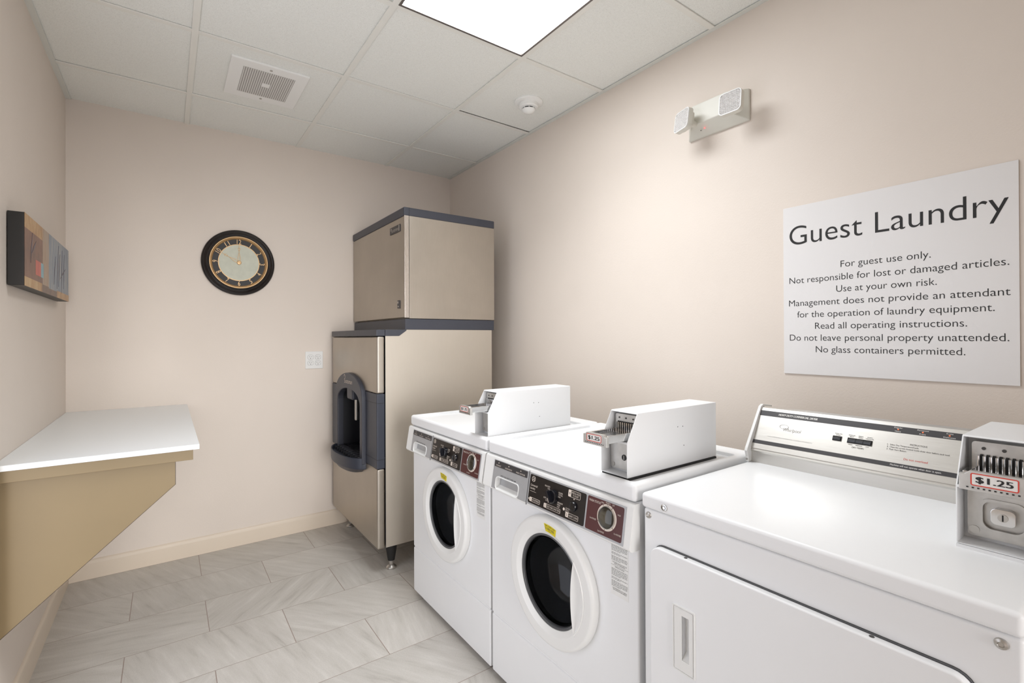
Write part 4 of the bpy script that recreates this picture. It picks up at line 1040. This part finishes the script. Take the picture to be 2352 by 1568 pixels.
b = BM(); yt = -0.0016
text(b, 'Whirlpool', -0.246, 0.0755, 0.0105, w=0.050, y=yt, mx=K, slant=0.15, mat=2, thin=0.012)
lathe(b, [(0.007, -yt - .0003), (0.007, -yt), (0.0064, -yt), (0.0064, -yt - .0003)], c=(-0.244, 0, 0.089), seg=20, mx=K, close=True, sx=1.9, mat=2)
text(b, 'COIN OPERATED COMMERCIAL LAUNDRY PRODUCTS', -0.285, 0.0500, 0.0028, w=0.126, y=yt, mx=K, mat=1)
text(b, 'PUSH TO', -0.098, 0.0905, 0.003, w=0.017, align='c', y=yt, mx=K); text(b, 'START', -0.098, 0.0862, 0.003, w=0.012, align='c', y=yt, mx=K)
for x, s0, s1 in ((-0.066, 'REGULAR', 'HEAVY'), (-0.045, 'PERM.', 'PRESS'), (-0.0245, 'KNITS', 'DELICATES')):
    text(b, s0, x, 0.0915, 0.0028, w=0.0022 * len(s0), align='c', y=yt, mx=K); text(b, s1, x, 0.0872, 0.0028, w=0.0020 * len(s1), align='c', y=yt, mx=K)
for x, s in ((-0.066, 'HIGH'), (-0.046, 'MEDIUM'), (-0.027, 'LOW')): text(b, s, x, 0.0640, 0.0028, w=0.0025 * len(s), align='c', y=yt, mx=K)
text(b, 'DRY TEMPS.', -0.047, 0.0565, 0.0042, w=0.028, align='c', y=yt, mx=K)
text(b, 'INSTRUCTIONS', 0.061, 0.0875, 0.0042, w=0.034, y=yt, mx=K)
for z, n, s, wd in ((0.081, '1.', 'Select Dry Temperature/Cycle.', 0.059), (0.0745, '2.', 'Clean lint screen located inside dryer door before each load.', 0.118), (0.068, '3.', 'Push Start Button.', 0.036)):
    text(b, n, 0.0145, z, 0.0038, y=yt, mx=K); text(b, s, 0.0205, z, 0.0038, w=wd, y=yt, mx=K)
letters(b, ['inkgrey', 'inkfaint', 'inkmid'], fp, label='grey lettering')
b = BM(); text(b, 'Do not overload', 0.053, 0.0465, 0.0052, w=0.047, y=yt, mx=K); letters(b, 'redink', fp, label='red lettering')
for x in (0.032, 0.082, 0.133):
    b = BM(); cyl(b, (x, 0, 0.1265), 0.0018, 0.0012, 0.0030, seg=12, mx=K); obj('indicator_light', b, 'neon', t, label='tiny orange lamp')
b = BM(); ringplate(b, rect(-0.1105, -0.0885, 0.0705, 0.0845), rect(-0.1088, -0.0902, 0.0722, 0.0828), -0.0028, 0.0, mx=K); box(b, -0.1088, -0.0902, -0.0016, 0.0, 0.0722, 0.0828, mx=K); prism(b, [(-0.0045, 0.0728), (-0.0055, 0.0775), (-0.0025, 0.0822), (-0.0012, 0.0822), (-0.0012, 0.0728)], 'x', -0.1082, -0.0908, mx=K); obj('start_button', b, 'knob', t, label='black push button')
b = BM(); ringplate(b, rect(-0.0745, -0.0175, 0.0695, 0.0845), rect(-0.0728, -0.0192, 0.0712, 0.0828), -0.0028, 0.0, mx=K); box(b, -0.0728, -0.0192, -0.0016, 0.0, 0.0712, 0.0828, mx=K); sw = obj('temperature_selector', b, 'knob', t, label='black three-way selector')
for k in range(3):
    x = -0.072 + k * 0.0177
    b = BM(); prism(b, [(-0.0045, 0.0716), (-0.0060, 0.077), (-0.0025, 0.0824), (-0.0012, 0.0824), (-0.0012, 0.0716)], 'x', x, x + 0.0168, mx=K); obj('rocker_key', b, 'knob', sw, smooth=False)
